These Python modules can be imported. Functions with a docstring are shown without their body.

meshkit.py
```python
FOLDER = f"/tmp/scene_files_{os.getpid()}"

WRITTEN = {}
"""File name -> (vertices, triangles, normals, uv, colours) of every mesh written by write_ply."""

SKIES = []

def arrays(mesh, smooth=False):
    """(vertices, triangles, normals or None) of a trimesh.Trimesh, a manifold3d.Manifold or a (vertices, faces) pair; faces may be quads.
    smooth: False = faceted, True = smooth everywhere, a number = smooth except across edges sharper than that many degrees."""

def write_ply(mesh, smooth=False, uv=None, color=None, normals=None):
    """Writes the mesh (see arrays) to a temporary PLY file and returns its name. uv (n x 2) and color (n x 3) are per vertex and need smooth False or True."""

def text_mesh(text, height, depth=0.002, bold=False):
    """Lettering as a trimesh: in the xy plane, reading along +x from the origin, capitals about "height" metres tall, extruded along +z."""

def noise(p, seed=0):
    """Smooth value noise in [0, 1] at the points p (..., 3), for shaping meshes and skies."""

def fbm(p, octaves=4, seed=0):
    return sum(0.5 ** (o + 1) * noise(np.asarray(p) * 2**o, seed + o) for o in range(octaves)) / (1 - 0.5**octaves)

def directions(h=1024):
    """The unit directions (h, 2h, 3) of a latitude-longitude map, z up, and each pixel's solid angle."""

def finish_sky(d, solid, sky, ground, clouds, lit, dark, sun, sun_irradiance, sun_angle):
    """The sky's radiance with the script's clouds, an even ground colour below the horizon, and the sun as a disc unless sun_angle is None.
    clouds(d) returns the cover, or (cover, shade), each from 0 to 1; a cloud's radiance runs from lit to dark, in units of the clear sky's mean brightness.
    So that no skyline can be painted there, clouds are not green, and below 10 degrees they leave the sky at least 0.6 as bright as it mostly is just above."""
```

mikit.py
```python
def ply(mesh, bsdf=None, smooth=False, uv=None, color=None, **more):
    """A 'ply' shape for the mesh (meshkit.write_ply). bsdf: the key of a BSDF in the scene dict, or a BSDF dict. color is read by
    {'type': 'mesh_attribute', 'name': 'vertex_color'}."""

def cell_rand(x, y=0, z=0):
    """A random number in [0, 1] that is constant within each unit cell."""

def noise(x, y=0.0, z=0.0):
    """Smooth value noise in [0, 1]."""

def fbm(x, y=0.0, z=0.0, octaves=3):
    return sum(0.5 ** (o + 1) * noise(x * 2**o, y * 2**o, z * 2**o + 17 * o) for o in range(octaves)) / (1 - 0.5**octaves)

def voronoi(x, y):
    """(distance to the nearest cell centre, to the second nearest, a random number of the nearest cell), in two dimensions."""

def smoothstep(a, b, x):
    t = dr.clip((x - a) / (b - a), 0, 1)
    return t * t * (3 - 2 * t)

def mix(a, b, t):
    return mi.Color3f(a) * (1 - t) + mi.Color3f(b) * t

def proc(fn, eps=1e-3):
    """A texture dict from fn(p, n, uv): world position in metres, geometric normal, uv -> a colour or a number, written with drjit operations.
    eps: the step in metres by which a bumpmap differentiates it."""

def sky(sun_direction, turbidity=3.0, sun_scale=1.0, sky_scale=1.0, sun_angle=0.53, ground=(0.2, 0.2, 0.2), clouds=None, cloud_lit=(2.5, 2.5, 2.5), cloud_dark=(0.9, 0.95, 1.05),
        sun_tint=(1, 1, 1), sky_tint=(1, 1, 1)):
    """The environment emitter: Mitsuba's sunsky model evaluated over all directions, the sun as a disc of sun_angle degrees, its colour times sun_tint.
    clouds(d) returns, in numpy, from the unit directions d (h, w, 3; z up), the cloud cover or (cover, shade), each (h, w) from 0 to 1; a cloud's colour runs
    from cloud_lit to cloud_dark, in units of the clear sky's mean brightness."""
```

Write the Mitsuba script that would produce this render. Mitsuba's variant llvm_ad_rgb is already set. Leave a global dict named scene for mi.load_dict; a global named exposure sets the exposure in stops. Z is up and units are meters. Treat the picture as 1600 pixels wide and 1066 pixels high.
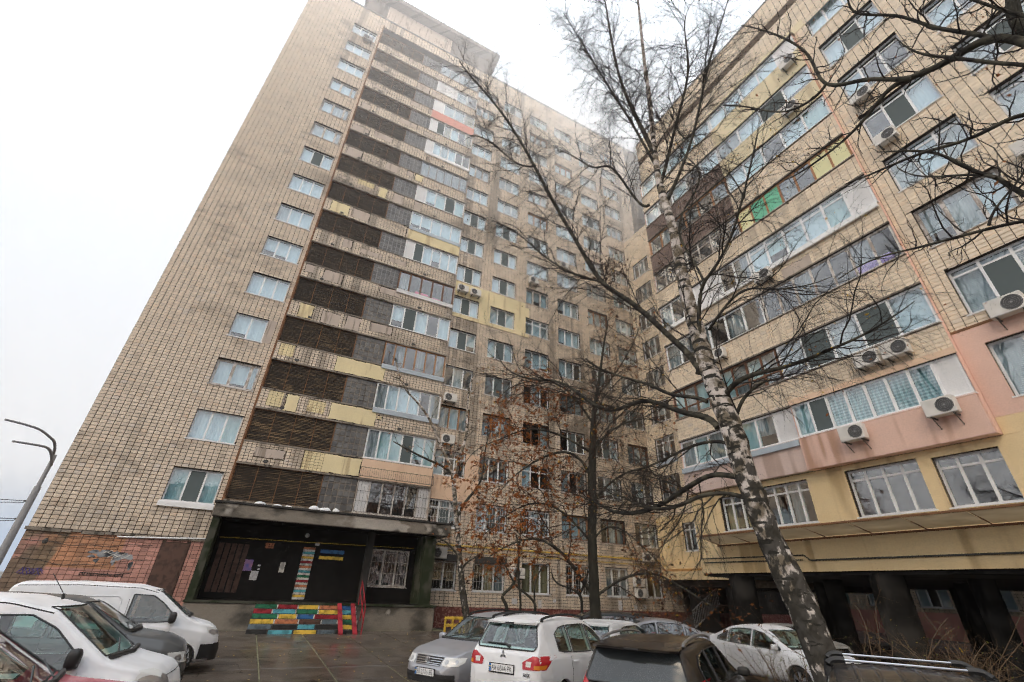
import math, random
import numpy as np
import trimesh, shapely
from shapely.geometry import Polygon, box as sbox
import manifold3d as m3
import drjit as dr
import mitsuba as mi
import mikit, meshkit
from mikit import proc, noise, fbm, cell_rand, smoothstep, mix, voronoi

T = mi.ScalarTransform4f
scene, labels = {}, {}
RNG = np.random.default_rng(7)

# ------------------------------------------------------------------ camera, sky, exposure, haze
CAMZ = 1.95
CAM = np.array([[0.8842630582389233, -0.46570176710880884, 0.03465123296044914],
                [0.256281184725365, 0.421911988918641, -0.8696609845005581],
                [0.39038288665067006, 0.7778895408208348, 0.49243178623220574]])   # rows: right, down, forward of the camera
tw = np.eye(4)
tw[:3, 0], tw[:3, 1], tw[:3, 2], tw[:3, 3] = -CAM[0], -CAM[1], CAM[2], (0, 0, CAMZ)
# the air: nearly clear at the ground, a low cloud base round the upper storeys
_z = (np.arange(32) + 0.5) / 32 * 55.5 - 2.0
_d = np.interp(_z, [-2, 14, 26, 36, 44, 53.5], [0.0002, 0.0005, 0.006, 0.023, 0.042, 0.055]).astype(np.float32)
_c = (np.arange(62) + 0.5) * 10 - 310                                # a thicker bank towards the inner corner and beyond
_k = 0.78 + 1.6 * np.interp(_c, [12, 26], [0, 1])[:, None] * np.interp(_c, [4, 22], [0, 1])[None, :]
scene['haze_medium'] = {'type': 'heterogeneous', 'albedo': {'type': 'rgb', 'value': [0.99, 0.992, 0.995]},
                        'sigma_t': {'type': 'gridvolume', 'grid': mi.VolumeGrid(np.ascontiguousarray((_d[:, None, None] * _k[None])[..., None].astype(np.float32))),
                                    'to_world': T().translate([-310, -310, -2]).scale([620, 620, 55.5])}}
scene['camera'] = {'type': 'perspective', 'fov': 98.3, 'fov_axis': 'x', 'near_clip': 0.05, 'far_clip': 3000.0,
                   'to_world': T(tw.tolist()), 'medium': {'type': 'ref', 'id': 'haze_medium'}}


def clouds(d):
    s = meshkit.fbm(d * 2.2 + 5.0, 4, 3)                             # an overcast sky: darker towards the horizon
    return np.ones(d.shape[:-1]), np.clip(1 - d[..., 2] ** 1.5 + (s - 0.5) * 0.25, 0, 1)


scene['sky'] = mikit.sky([-0.66, -0.54, 0.5], turbidity=4, sun_scale=0.30, sun_angle=40, clouds=clouds, sun_tint=(0.97, 0.98, 1.0),
                         cloud_lit=(1.9, 2.12, 2.4), cloud_dark=(0.50, 0.58, 0.70), ground=(0.15, 0.14, 0.13))
exposure = 3.55


# ------------------------------------------------------------------ materials
def M(name, color, rough=0.6, metal=0.0, spec=0.5, bump=None, bscale=1.0, **kw):
    b = {'type': 'principled', 'base_color': proc(color) if callable(color) else {'type': 'rgb', 'value': list(color)},
         'roughness': proc(rough) if callable(rough) else rough, 'metallic': metal, 'specular': spec, **kw}
    if bump:
        b = {'type': 'bumpmap', 'arbitrary': proc(bump), 'scale': bscale, 'nested': b}
    scene['mat_' + name] = {'type': 'twosided', 'bsdf': b}


def tile_fn(base, tw_, th_, off, dirt=1.0):
    def fn(p, n, uv):
        u, v = p.x + p.y + off, p.z
        c = cell_rand(u / tw_, v / th_, 3)
        c2 = cell_rand(u / tw_, v / th_, 8)
        col = mix(mi.Color3f(*base) * 0.91, mi.Color3f(*base) * 1.06, c)
        col = mix(col, mi.Color3f(base[0] * 1.02, base[1] * 0.90, base[2] * 0.80), smoothstep(0.86, 1.0, c2) * 0.4)
        g = fbm(u * 9, v * 14, 2.0, 3)
        col *= 0.86 + 0.28 * g
        s = fbm(u * 0.28, v * 0.42, 5.0, 5)
        s2 = fbm(u * 1.6, v * 3.4, 9.0, 4)
        col = mix(col, mi.Color3f(0.13, 0.10, 0.075), dirt * smoothstep(0.50, 0.76, 0.5 * s + 0.5 * s2) * 0.42)
        hb = noise(u * 0.5, 3.0, 1.0) * smoothstep(0.72, 0.95, noise(u * 0.25, v / 1.4, 12.0))              # grime along some slab joints
        col *= 1 - 0.45 * dirt * hb
        st = noise(u * 3.1, v * 0.10, 4.0) * noise(u * 0.7, v * 0.07, 6.0)                  # rain streaks
        col *= 1 - 0.42 * dirt * smoothstep(0.36, 0.62, st)
        col = mix(col, mi.Color3f(0.62, 0.56, 0.50), smoothstep(0.965, 0.975, cell_rand(u / tw_, v / th_, 21)) * 0.6)
        return col
    return fn


def plaster(base, stain=(0.25, 0.17, 0.1), amt=0.5, k=1.0):
    def fn(p, n, uv):
        u, v = p.x + p.y, p.z
        a = fbm(u * 0.9 * k, v * 0.5 * k, 3.0, 4)
        st = fbm(u * 3.0 * k, v * 0.35 * k, 7.0, 3)
        col = mix(mi.Color3f(*base) * 0.86, mi.Color3f(*base) * 1.08, a)
        col = mix(col, mi.Color3f(*stain), amt * smoothstep(0.56, 0.8, st))
        return col * (0.93 + 0.14 * noise(u * 40, v * 40, p.z * 40))
    return fn


M('tile', tile_fn((0.70, 0.595, 0.48), 0.256, 0.16, 8.1 - 25.27), 0.45, spec=0.4)
M('tile_r', tile_fn((0.80, 0.685, 0.535), 0.29, 0.15, -18.3, 0.45), 0.45, spec=0.4)
M('mortar', lambda p, n, uv: mix((0.018, 0.014, 0.011), (0.10, 0.078, 0.058), smoothstep(0.42, 0.72, fbm((p.x + p.y) * 0.35, p.z * 0.13, 3.0, 4))) * (0.7 + 0.6 * noise(p.x * 9 + p.y * 9, p.z * 9, 2.0)), 0.95)


def pink_tiles(p, n, uv):
    u, v = p.x, p.z
    w = noise(u * 0.8, v * 0.8, 2.0) * 0.3
    org = smoothstep(-7.4, -7.2, u + w) * (1 - smoothstep(-4.85, -4.8, u + 0.08 * noise(v * 9, 1.0, 2.0))) * smoothstep(2.15, 2.2, v + 0.1 * w)
    brn = (1 - smoothstep(-7.0, -6.9, u - v * 0.25 + 0.6)) * smoothstep(0.2, 0.5, fbm(u * 2, v * 2, 1.0, 3))
    c = mix((0.52, 0.27, 0.22), (0.50, 0.25, 0.14), org)
    c = mix(c, (0.17, 0.135, 0.09), brn * 0.85)
    c = c * (0.75 + 0.4 * cell_rand((u + 8.1) / 0.256, v / 0.16, 4)) * (0.85 + 0.3 * fbm(u * 6, v * 8, 3.0, 3))
    return mix(c, (0.09, 0.07, 0.05), 0.7 * smoothstep(0.58, 0.8, fbm(u * 1.3, v * 0.7, 9.0, 4)))


M('pink_tile', pink_tiles, 0.55)
M('granite', lambda p, n, uv: mix((0.16, 0.05, 0.04), (0.32, 0.15, 0.12), smoothstep(0.45, 0.75, fbm(p.x * 14 + p.y * 14, p.z * 14, 2.0, 3))), 0.55,
  bump=lambda p, n, uv: fbm(p.x * 30 + p.y * 30, p.z * 30, 1.0, 2), bscale=0.01)
M('concrete', plaster((0.30, 0.265, 0.235), (0.10, 0.09, 0.075), 0.8), 0.9)
M('old_concrete', plaster((0.25, 0.215, 0.18), (0.05, 0.045, 0.035), 0.95, 1.6), 0.92,
  bump=lambda p, n, uv: fbm(p.x * 8, p.y * 8, p.z * 8, 4), bscale=0.03)
M('stained_concrete', lambda p, n, uv: mix(mix((0.055, 0.050, 0.042), (0.22, 0.195, 0.165), smoothstep(0.34, 0.62, fbm((p.x + p.y) * 1.1, p.z * 1.6, p.y, 5))), (0.44, 0.41, 0.37), smoothstep(0.57, 0.66, fbm((p.x + p.y) * 0.8, p.z * 1.1, 7.0, 4)) * 0.8) * (0.85 + 0.3 * noise(p.x * 30, p.y * 30, p.z * 30)), 0.92,
  bump=lambda p, n, uv: fbm(p.x * 9, p.y * 9, p.z * 9, 4), bscale=0.03)
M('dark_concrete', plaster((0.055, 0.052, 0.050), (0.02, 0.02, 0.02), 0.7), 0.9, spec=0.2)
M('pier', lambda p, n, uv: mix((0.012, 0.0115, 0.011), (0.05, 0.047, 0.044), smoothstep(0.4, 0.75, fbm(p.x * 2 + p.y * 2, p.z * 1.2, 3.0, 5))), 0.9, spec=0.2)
M('roof_concrete', plaster((0.17, 0.155, 0.15), (0.08, 0.075, 0.07), 0.7), 0.9)
M('patch_grey', plaster((0.54, 0.46, 0.40), (0.24, 0.19, 0.15), 0.75, 2.0), 0.9)
M('yellow_plaster', plaster((0.80, 0.69, 0.43), (0.42, 0.32, 0.18), 0.65, 1.5), 0.85)
M('pale_yellow', plaster((0.76, 0.67, 0.47), (0.45, 0.37, 0.25), 0.6, 1.2), 0.85)
M('cream_plaster', plaster((0.78, 0.61, 0.36), (0.46, 0.33, 0.17), 0.85, 0.8), 0.85)
M('peach_plaster', plaster((0.80, 0.58, 0.42), (0.55, 0.36, 0.25), 0.6, 1.0), 0.85)
M('rose_plaster', plaster((0.76, 0.52, 0.43), (0.44, 0.25, 0.17), 0.85, 0.8), 0.85)
M('mauve_plaster', plaster((0.66, 0.52, 0.47), (0.42, 0.30, 0.25), 0.75, 0.9), 0.85)
M('salmon', plaster((0.72, 0.36, 0.30), (0.55, 0.3, 0.25), 0.4), 0.85)
M('moss', lambda p, n, uv: mix((0.018, 0.026, 0.010), (0.06, 0.06, 0.045), smoothstep(0.35, 0.7, fbm(p.x * 3 + p.y * 3, p.z * 2.5, 3.0, 4))), 0.95)
M('black_paint', lambda p, n, uv: mix((0.005, 0.0048, 0.0048), (0.016, 0.014, 0.013), fbm(p.x * 2 + p.y, p.z * 2, 3.0, 4)), 0.7, spec=0.2)
M('interior', (0.045, 0.04, 0.036), 0.9)
M('pvc', lambda p, n, uv: mix((0.78, 0.79, 0.80), (0.86, 0.87, 0.88), noise(p.x * 3 + p.y * 3, p.z * 3, 1.0)), 0.35)
M('old_white', lambda p, n, uv: mix((0.38, 0.33, 0.29), (0.66, 0.63, 0.60), smoothstep(0.35, 0.6, fbm(p.x * 14 + p.y * 14, p.z * 5, 1.0, 3))), 0.7)
M('brown_wood', lambda p, n, uv: mix((0.10, 0.045, 0.025), (0.20, 0.095, 0.05), fbm(p.x * 9 + p.y * 9, p.z * 2, 1.0, 3)), 0.6)
M('orange_wood', lambda p, n, uv: mix((0.28, 0.13, 0.06), (0.45, 0.24, 0.12), fbm(p.x * 9 + p.y * 9, p.z * 2, 1.0, 3)), 0.65)
M('grey_metal', (0.30, 0.30, 0.31), 0.5, spec=0.5)
M('dark_metal', (0.05, 0.048, 0.045), 0.55)
M('rust', lambda p, n, uv: mix((0.10, 0.05, 0.03), (0.30, 0.14, 0.06), fbm(p.x * 5 + p.y * 5, p.z * 5, 1.0, 4)), 0.85)
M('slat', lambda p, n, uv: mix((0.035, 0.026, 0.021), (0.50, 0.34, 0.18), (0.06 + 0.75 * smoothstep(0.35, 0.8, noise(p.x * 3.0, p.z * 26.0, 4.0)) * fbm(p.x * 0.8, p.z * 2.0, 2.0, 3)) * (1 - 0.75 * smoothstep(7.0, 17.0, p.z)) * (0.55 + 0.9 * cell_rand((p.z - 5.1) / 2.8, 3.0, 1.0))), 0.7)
M('block_glass', lambda p, n, uv: mix((0.075, 0.072, 0.072), (0.16, 0.155, 0.15), cell_rand(p.x / 0.287 + 0.7, p.z / 0.33, 2)) * (0.8 + 0.4 * fbm(p.x * 8, p.z * 8, 1.0, 2)), 0.25, spec=0.6)
M('screen', (0.09, 0.115, 0.12), 0.75)
M('curtain', lambda p, n, uv: mix((0.56, 0.66, 0.70), (0.70, 0.79, 0.82), noise((p.x + p.y) * 13, p.z * 0.3, 1.0)), 0.9)
M('blind', lambda p, n, uv: mix((0.34, 0.37, 0.38), (0.70, 0.72, 0.71), smoothstep(0.2, 0.5, dr.abs(p.z / 0.06 - dr.floor(p.z / 0.06) - 0.5))), 0.8)
M('net_curtain', lambda p, n, uv: mix((0.36, 0.38, 0.38), (0.62, 0.64, 0.63), noise((p.x + p.y) * 22, p.z * 0.6, 1.0) * (0.5 + noise((p.x + p.y) * 3, p.z * 3, 4.0))), 0.9)
M('checked_curtain', lambda p, n, uv: mix((0.12, 0.24, 0.25), (0.42, 0.60, 0.60), smoothstep(0.25, 0.35, dr.abs((p.x + p.y) / 0.16 - dr.floor((p.x + p.y) / 0.16) - 0.5)) * 0.5 + 0.5 * smoothstep(0.2, 0.3, dr.abs(p.z / 0.11 - dr.floor(p.z / 0.11) - 0.5))), 0.9)
M('curtain_teal', lambda p, n, uv: mix((0.40, 0.56, 0.56), (0.52, 0.68, 0.67), noise((p.x + p.y) * 9, p.z * 0.8, 1.0)), 0.9)
M('curtain_grey', lambda p, n, uv: mix((0.14, 0.16, 0.16), (0.34, 0.36, 0.36), noise((p.x + p.y) * 18, p.z * 0.3, 1.0)), 0.9)
M('curtain_warm', lambda p, n, uv: mix((0.28, 0.20, 0.10), (0.52, 0.42, 0.24), noise((p.x + p.y) * 14, p.z * 0.4, 1.0)), 0.9)
M('board_white', plaster((0.74, 0.74, 0.75), (0.5, 0.5, 0.5), 0.3), 0.5)
M('blue_sill', plaster((0.46, 0.53, 0.60), (0.3, 0.33, 0.36), 0.4), 0.6)
M('green_panel', plaster((0.16, 0.55, 0.36), (0.2, 0.4, 0.3), 0.3), 0.5)
M('lemon_panel', (0.72, 0.70, 0.40), 0.5)
M('pink_box', (0.75, 0.10, 0.22), 0.6)
M('purple', (0.48, 0.30, 0.62), 0.7)
M('corrugated', lambda p, n, uv: mix((0.10, 0.065, 0.05), (0.17, 0.11, 0.09), fbm(p.y * 2, p.z * 3, 1.0, 3)), 0.5)
scene['mat_pane'] = {'type': 'thindielectric', 'int_ior': 2.15, 'specular_transmittance': {'type': 'rgb', 'value': [0.82, 0.94, 1.0]}}
for nm, c in dict(red=(0.32, 0.02, 0.03), yellow=(0.75, 0.50, 0.07), green=(0.02, 0.16, 0.08), blue=(0.03, 0.13, 0.33), teal=(0.10, 0.38, 0.46),
                  orange=(0.55, 0.20, 0.09), white=(0.66, 0.64, 0.60), black=(0.02, 0.02, 0.02), steel=(0.12, 0.16, 0.19), brown=(0.10, 0.05, 0.035)).items():
    M('paint_' + nm, (lambda c: lambda p, n, uv: mix(mi.Color3f(*c) * 0.55, mi.Color3f(*c) * 1.05, smoothstep(0.25, 0.6, fbm(p.x * 7 + p.y * 3, p.z * 7, 2.0, 4))))(c), 0.6)
M('paper', lambda p, n, uv: mix((0.45, 0.45, 0.47), (0.75, 0.75, 0.76), noise(p.x * 30, p.z * 45, 1.0)), 0.7)
M('poster', lambda p, n, uv: mix((0.10, 0.13, 0.45), (0.45, 0.22, 0.35), noise(p.x * 6, p.z * 7, 1.0)), 0.6)
M('ac_body', lambda p, n, uv: mix((0.60, 0.58, 0.54), (0.72, 0.70, 0.67), noise(p.x * 4 + p.y * 4, p.z * 4, 1.0)), 0.45)
M('ac_grille', (0.06, 0.06, 0.06), 0.5)
M('red_logo', (0.6, 0.04, 0.05), 0.5)
M('snow_bag', (0.74, 0.76, 0.78), 0.7)


def wet(p, n, uv):
    return 0.13 + 0.36 * smoothstep(0.40, 0.64, fbm(p.x * 0.7, p.y * 0.7, 1.0, 4))


def slab_fn(k):
    def fn(p, n, uv):
        a = fbm(p.x * 2.2 + k, p.y * 2.2, 1.0, 4)
        c = mix((0.062, 0.050, 0.041), (0.098, 0.081, 0.067), smoothstep(0.25, 0.75, a)) * (0.93 + 0.06 * k)
        c = c * (1 - 0.6 * smoothstep(0.012, 0.004, dr.abs(fbm(p.x * 0.8, p.y * 0.8, 9.0, 4) - 0.5)) * smoothstep(0.5, 0.6, noise(p.x * 0.5, p.y * 0.5, 3.0)))
        c = mix(c, (0.06, 0.058, 0.040), 0.25 * smoothstep(0.6, 0.78, fbm(p.x * 0.9, p.y * 0.9, 4.0, 4)))
        return c * (0.8 + 0.4 * noise(p.x * 55, p.y * 55, 2.0))
    return fn


for k in range(3):
    M(f'slab_{k}', slab_fn(k), wet, spec=0.5, bump=lambda p, n, uv: fbm(p.x * 12, p.y * 12, 1.0, 3), bscale=0.006)
M('asphalt', lambda p, n, uv: mix((0.028, 0.026, 0.024), (0.062, 0.056, 0.05), fbm(p.x * 3, p.y * 3, 1.0, 5)), wet,
  bump=lambda p, n, uv: fbm(p.x * 20, p.y * 20, 1.0, 3), bscale=0.006)
M('soil', lambda p, n, uv: mix((0.030, 0.022, 0.014), (0.075, 0.058, 0.035), fbm(p.x * 4, p.y * 4, 1.0, 5)), 0.95,
  bump=lambda p, n, uv: fbm(p.x * 9, p.y * 9, 1.0, 4), bscale=0.05)


# ------------------------------------------------------------------ mesh helpers
class MB:
    def __init__(self, F=None):
        self.v, self.f, self.n, self.F = [], [], 0, F

    def add(self, v, f):
        v, f = np.asarray(v, float).reshape(-1, 3), np.asarray(f, int)
        if f.size == 0:
            return self
        if f.shape[1] == 4:
            f = np.vstack([f[:, [0, 1, 2]], f[:, [0, 2, 3]]])
        self.v.append(v); self.f.append(f + self.n); self.n += len(v)
        return self

    def mesh(self, m):
        return self.add(m.vertices, m.faces)

    def quad(self, a, b, c, d):
        return self.add([a, b, c, d], [[0, 1, 2, 3]])

    def box(self, u0, u1, v0, v1, w0, w1, ch=0.0):
        if ch <= 0:
            v = [(u, vv, w) for u in (u0, u1) for vv in (v0, v1) for w in (w0, w1)]
            return self.add(v, [[0, 1, 3, 2], [4, 6, 7, 5], [0, 4, 5, 1], [2, 3, 7, 6], [0, 2, 6, 4], [1, 5, 7, 3]])
        lo, hi = np.array([u0, v0, w0], float), np.array([u1, v1, w1], float)
        pts = []
        for sx in (0, 1):
            for sy in (0, 1):
                for sz in (0, 1):
                    s = np.array([sx, sy, sz]); p = np.where(s == 1, hi, lo); d = np.where(s == 1, -ch, ch)
                    for k in range(3):
                        q = p + d; q[k] = p[k]; pts.append(q)
        h = trimesh.convex.convex_hull(np.array(pts))
        return self.add(h.vertices, h.faces)

    def tube(self, pts, radii, sides=6, cap=True):
        p = np.asarray(pts, float)
        t = np.gradient(p, axis=0); t /= np.linalg.norm(t, axis=1, keepdims=True) + 1e-12
        a = np.cross(t, np.where(np.abs(t[:, 2:]) < 0.9, [0, 0, 1.0], [1.0, 0, 0])); a /= np.linalg.norm(a, axis=1, keepdims=True) + 1e-12
        b, ang = np.cross(t, a), np.arange(sides) * 2 * np.pi / sides
        r = np.broadcast_to(radii, (len(p),))
        v = p[:, None] + r[:, None, None] * (np.cos(ang)[None, :, None] * a[:, None] + np.sin(ang)[None, :, None] * b[:, None])
        i, j = np.meshgrid(np.arange(len(p) - 1), np.arange(sides), indexing='ij')
        q = np.stack([i * sides + j, i * sides + (j + 1) % sides, (i + 1) * sides + (j + 1) % sides, (i + 1) * sides + j], -1).reshape(-1, 4)
        f = np.vstack([q[:, [0, 1, 2]], q[:, [0, 2, 3]]])
        if cap:
            n = len(p) * sides
            v2 = np.vstack([v.reshape(-1, 3), p[:1], p[-1:]])
            k = np.arange(sides)
            f = np.vstack([f, np.stack([np.full(sides, n), (k + 1) % sides, k], 1), np.stack([np.full(sides, n + 1), (len(p) - 1) * sides + k, (len(p) - 1) * sides + (k + 1) % sides], 1)])
            return self.add(v2, f)
        return self.add(v.reshape(-1, 3), f)

    def grid(self, G):
        G = np.asarray(G, float); n, m = G.shape[:2]
        i, j = np.meshgrid(np.arange(n - 1), np.arange(m - 1), indexing='ij')
        q = np.stack([i * m + j, (i + 1) * m + j, (i + 1) * m + j + 1, i * m + j + 1], -1).reshape(-1, 4)
        return self.add(G.reshape(-1, 3), q)

    def poly(self, pg, w0, w1):
        for g in getattr(pg, 'geoms', [pg]):
            if g.area > 1e-6:
                m = trimesh.creation.extrude_polygon(g, w1 - w0, engine='earcut')
                self.add(np.asarray(m.vertices) + [0, 0, w0], m.faces)
        return self

    def out(self):
        v = np.vstack(self.v); f = np.vstack(self.f)
        if self.F is not None:
            v, flip = self.F(v)
            if flip:
                f = f[:, ::-1]
        return v, f

    def put(self, name, mat, smooth=False, parent=None, color=None, **lab):
        if not self.v:
            return None
        key = numbered((parent + '__' if parent else '') + name)
        scene[key] = mikit.ply(self.out(), 'mat_' + mat, smooth)
        if lab:
            labels[key] = lab
        return key


USED = {}


def numbered(base):
    if base not in USED:
        USED[base] = 0
        return base
    USED[base] += 1
    return f'{base}_{USED[base]:03d}'


def thing(name, label, category, group=None):
    key = numbered(name)
    labels[key] = {'label': label, 'category': category, **({'group': group} if group else {})}
    return key


def FY(y):      # a facade in the plane Y = y facing the camera: u along X, v up, w outward
    return lambda v: (np.stack([v[:, 0], y - v[:, 2], v[:, 1]], 1), False)


def FX(x):      # a facade in the plane X = x facing the camera: u along Y, v up, w outward
    return lambda v: (np.stack([x - v[:, 2], v[:, 0], v[:, 1]], 1), True)


def ground_z(y):
    return 0.025 * (np.clip(y, 0, 23.5) - 12.5)


def minus(bounds, holes):
    """The rectangle bounds (u0, u1, v0, v1) without the holes, as rectangles."""
    u0, u1, v0, v1 = bounds
    vs = sorted({v0, v1, *[min(max(h[k], v0), v1) for h in holes for k in (2, 3)]})
    out = []
    for a, b in zip(vs[:-1], vs[1:]):
        if b - a < 1e-6:
            continue
        m = (a + b) / 2
        cur = u0
        for h in sorted([h for h in holes if h[2] < m < h[3]]):
            if h[0] > cur + 1e-6 and cur < u1:
                out.append((cur, min(h[0], u1), a, b))
            cur = max(cur, h[1])
        if cur < u1 - 1e-6:
            out.append((cur, u1, a, b))
    return out


def tiles(bounds, holes, tw_, th_, u_org, v_org, gapu=0.023, gapv=0.017):
    """Cladding tiles (n x 4: u0, u1, v0, v1) of a running grid clipped by the holes."""
    u0, u1, v0, v1 = bounds
    iu = np.arange(math.floor((u0 - u_org) / tw_), math.ceil((u1 - u_org) / tw_))
    iv = np.arange(math.floor((v0 - v_org) / th_), math.ceil((v1 - v_org) / th_))
    U, V = np.meshgrid(u_org + iu * tw_, v_org + iv * th_)
    t = np.stack([U + gapu / 2, U + tw_ - gapu / 2, V + gapv / 2, V + th_ - gapv / 2], -1).reshape(-1, 4)
    t[:, 0] = np.maximum(t[:, 0], u0); t[:, 1] = np.minimum(t[:, 1], u1); t[:, 2] = np.maximum(t[:, 2], v0); t[:, 3] = np.minimum(t[:, 3], v1)
    t = t[(t[:, 1] - t[:, 0] > 0.03) & (t[:, 3] - t[:, 2] > 0.03)]
    for h in holes:
        ov = (t[:, 0] < h[1]) & (t[:, 1] > h[0]) & (t[:, 2] < h[3]) & (t[:, 3] > h[2])
        if not ov.any():
            continue
        keep, s = t[~ov], t[ov]
        c = []
        for a in s:
            o = [(a[0], min(a[1], h[0]), a[2], a[3]), (max(a[0], h[1]), a[1], a[2], a[3]), (a[0], a[1], a[2], min(a[3], h[2])), (a[0], a[1], max(a[2], h[3]), a[3])]
            b = max(o, key=lambda r: max(r[1] - r[0], 0) * max(r[3] - r[2], 0))
            if b[1] - b[0] > 0.03 and b[3] - b[2] > 0.03:
                c.append(b)
        t = np.vstack([keep, np.array(c).reshape(-1, 4)])
    return t


def tile_mesh(t, w=0.022, F=None, seed=1, chamf=0.005):
    r = np.random.default_rng(seed)
    n = len(t)
    ww = w + r.uniform(-0.004, 0.004, (n, 1)) + r.uniform(-0.0025, 0.0025, (n, 4))
    b = np.stack([t[:, [0, 2]], t[:, [1, 2]], t[:, [1, 3]], t[:, [0, 3]]], 1)
    c = b + np.array([[1, 1], [-1, 1], [-1, -1], [1, -1]]) * chamf
    v = np.concatenate([np.concatenate([b, np.zeros((n, 4, 1))], 2), np.concatenate([c, ww[..., None]], 2)], 1)
    q = np.array([[4, 5, 6, 7], [0, 1, 5, 4], [1, 2, 6, 5], [2, 3, 7, 6], [3, 0, 4, 7]])
    f = (q[None] + np.arange(n)[:, None, None] * 8).reshape(-1, 4)
    m = MB(F); m.add(v.reshape(-1, 3), f)
    return m


def put_tiles(parent, t, mat, F, near, most, seed, w=0.03):
    """The tiles: the MOST that show largest as parts of their own, the rest as one part. near(t) -> importance."""
    k = np.argsort(-near(t))[:most]
    rest = np.ones(len(t), bool); rest[k] = False
    for i in k:
        tile_mesh(t[i:i + 1], w, F, seed + int(i)).put('tile', mat, parent=parent)
    key = tile_mesh(t[rest], w, F, seed).put('tile_cladding', mat, parent=parent)
    labels[key] = {'kind': 'stuff'}


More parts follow.
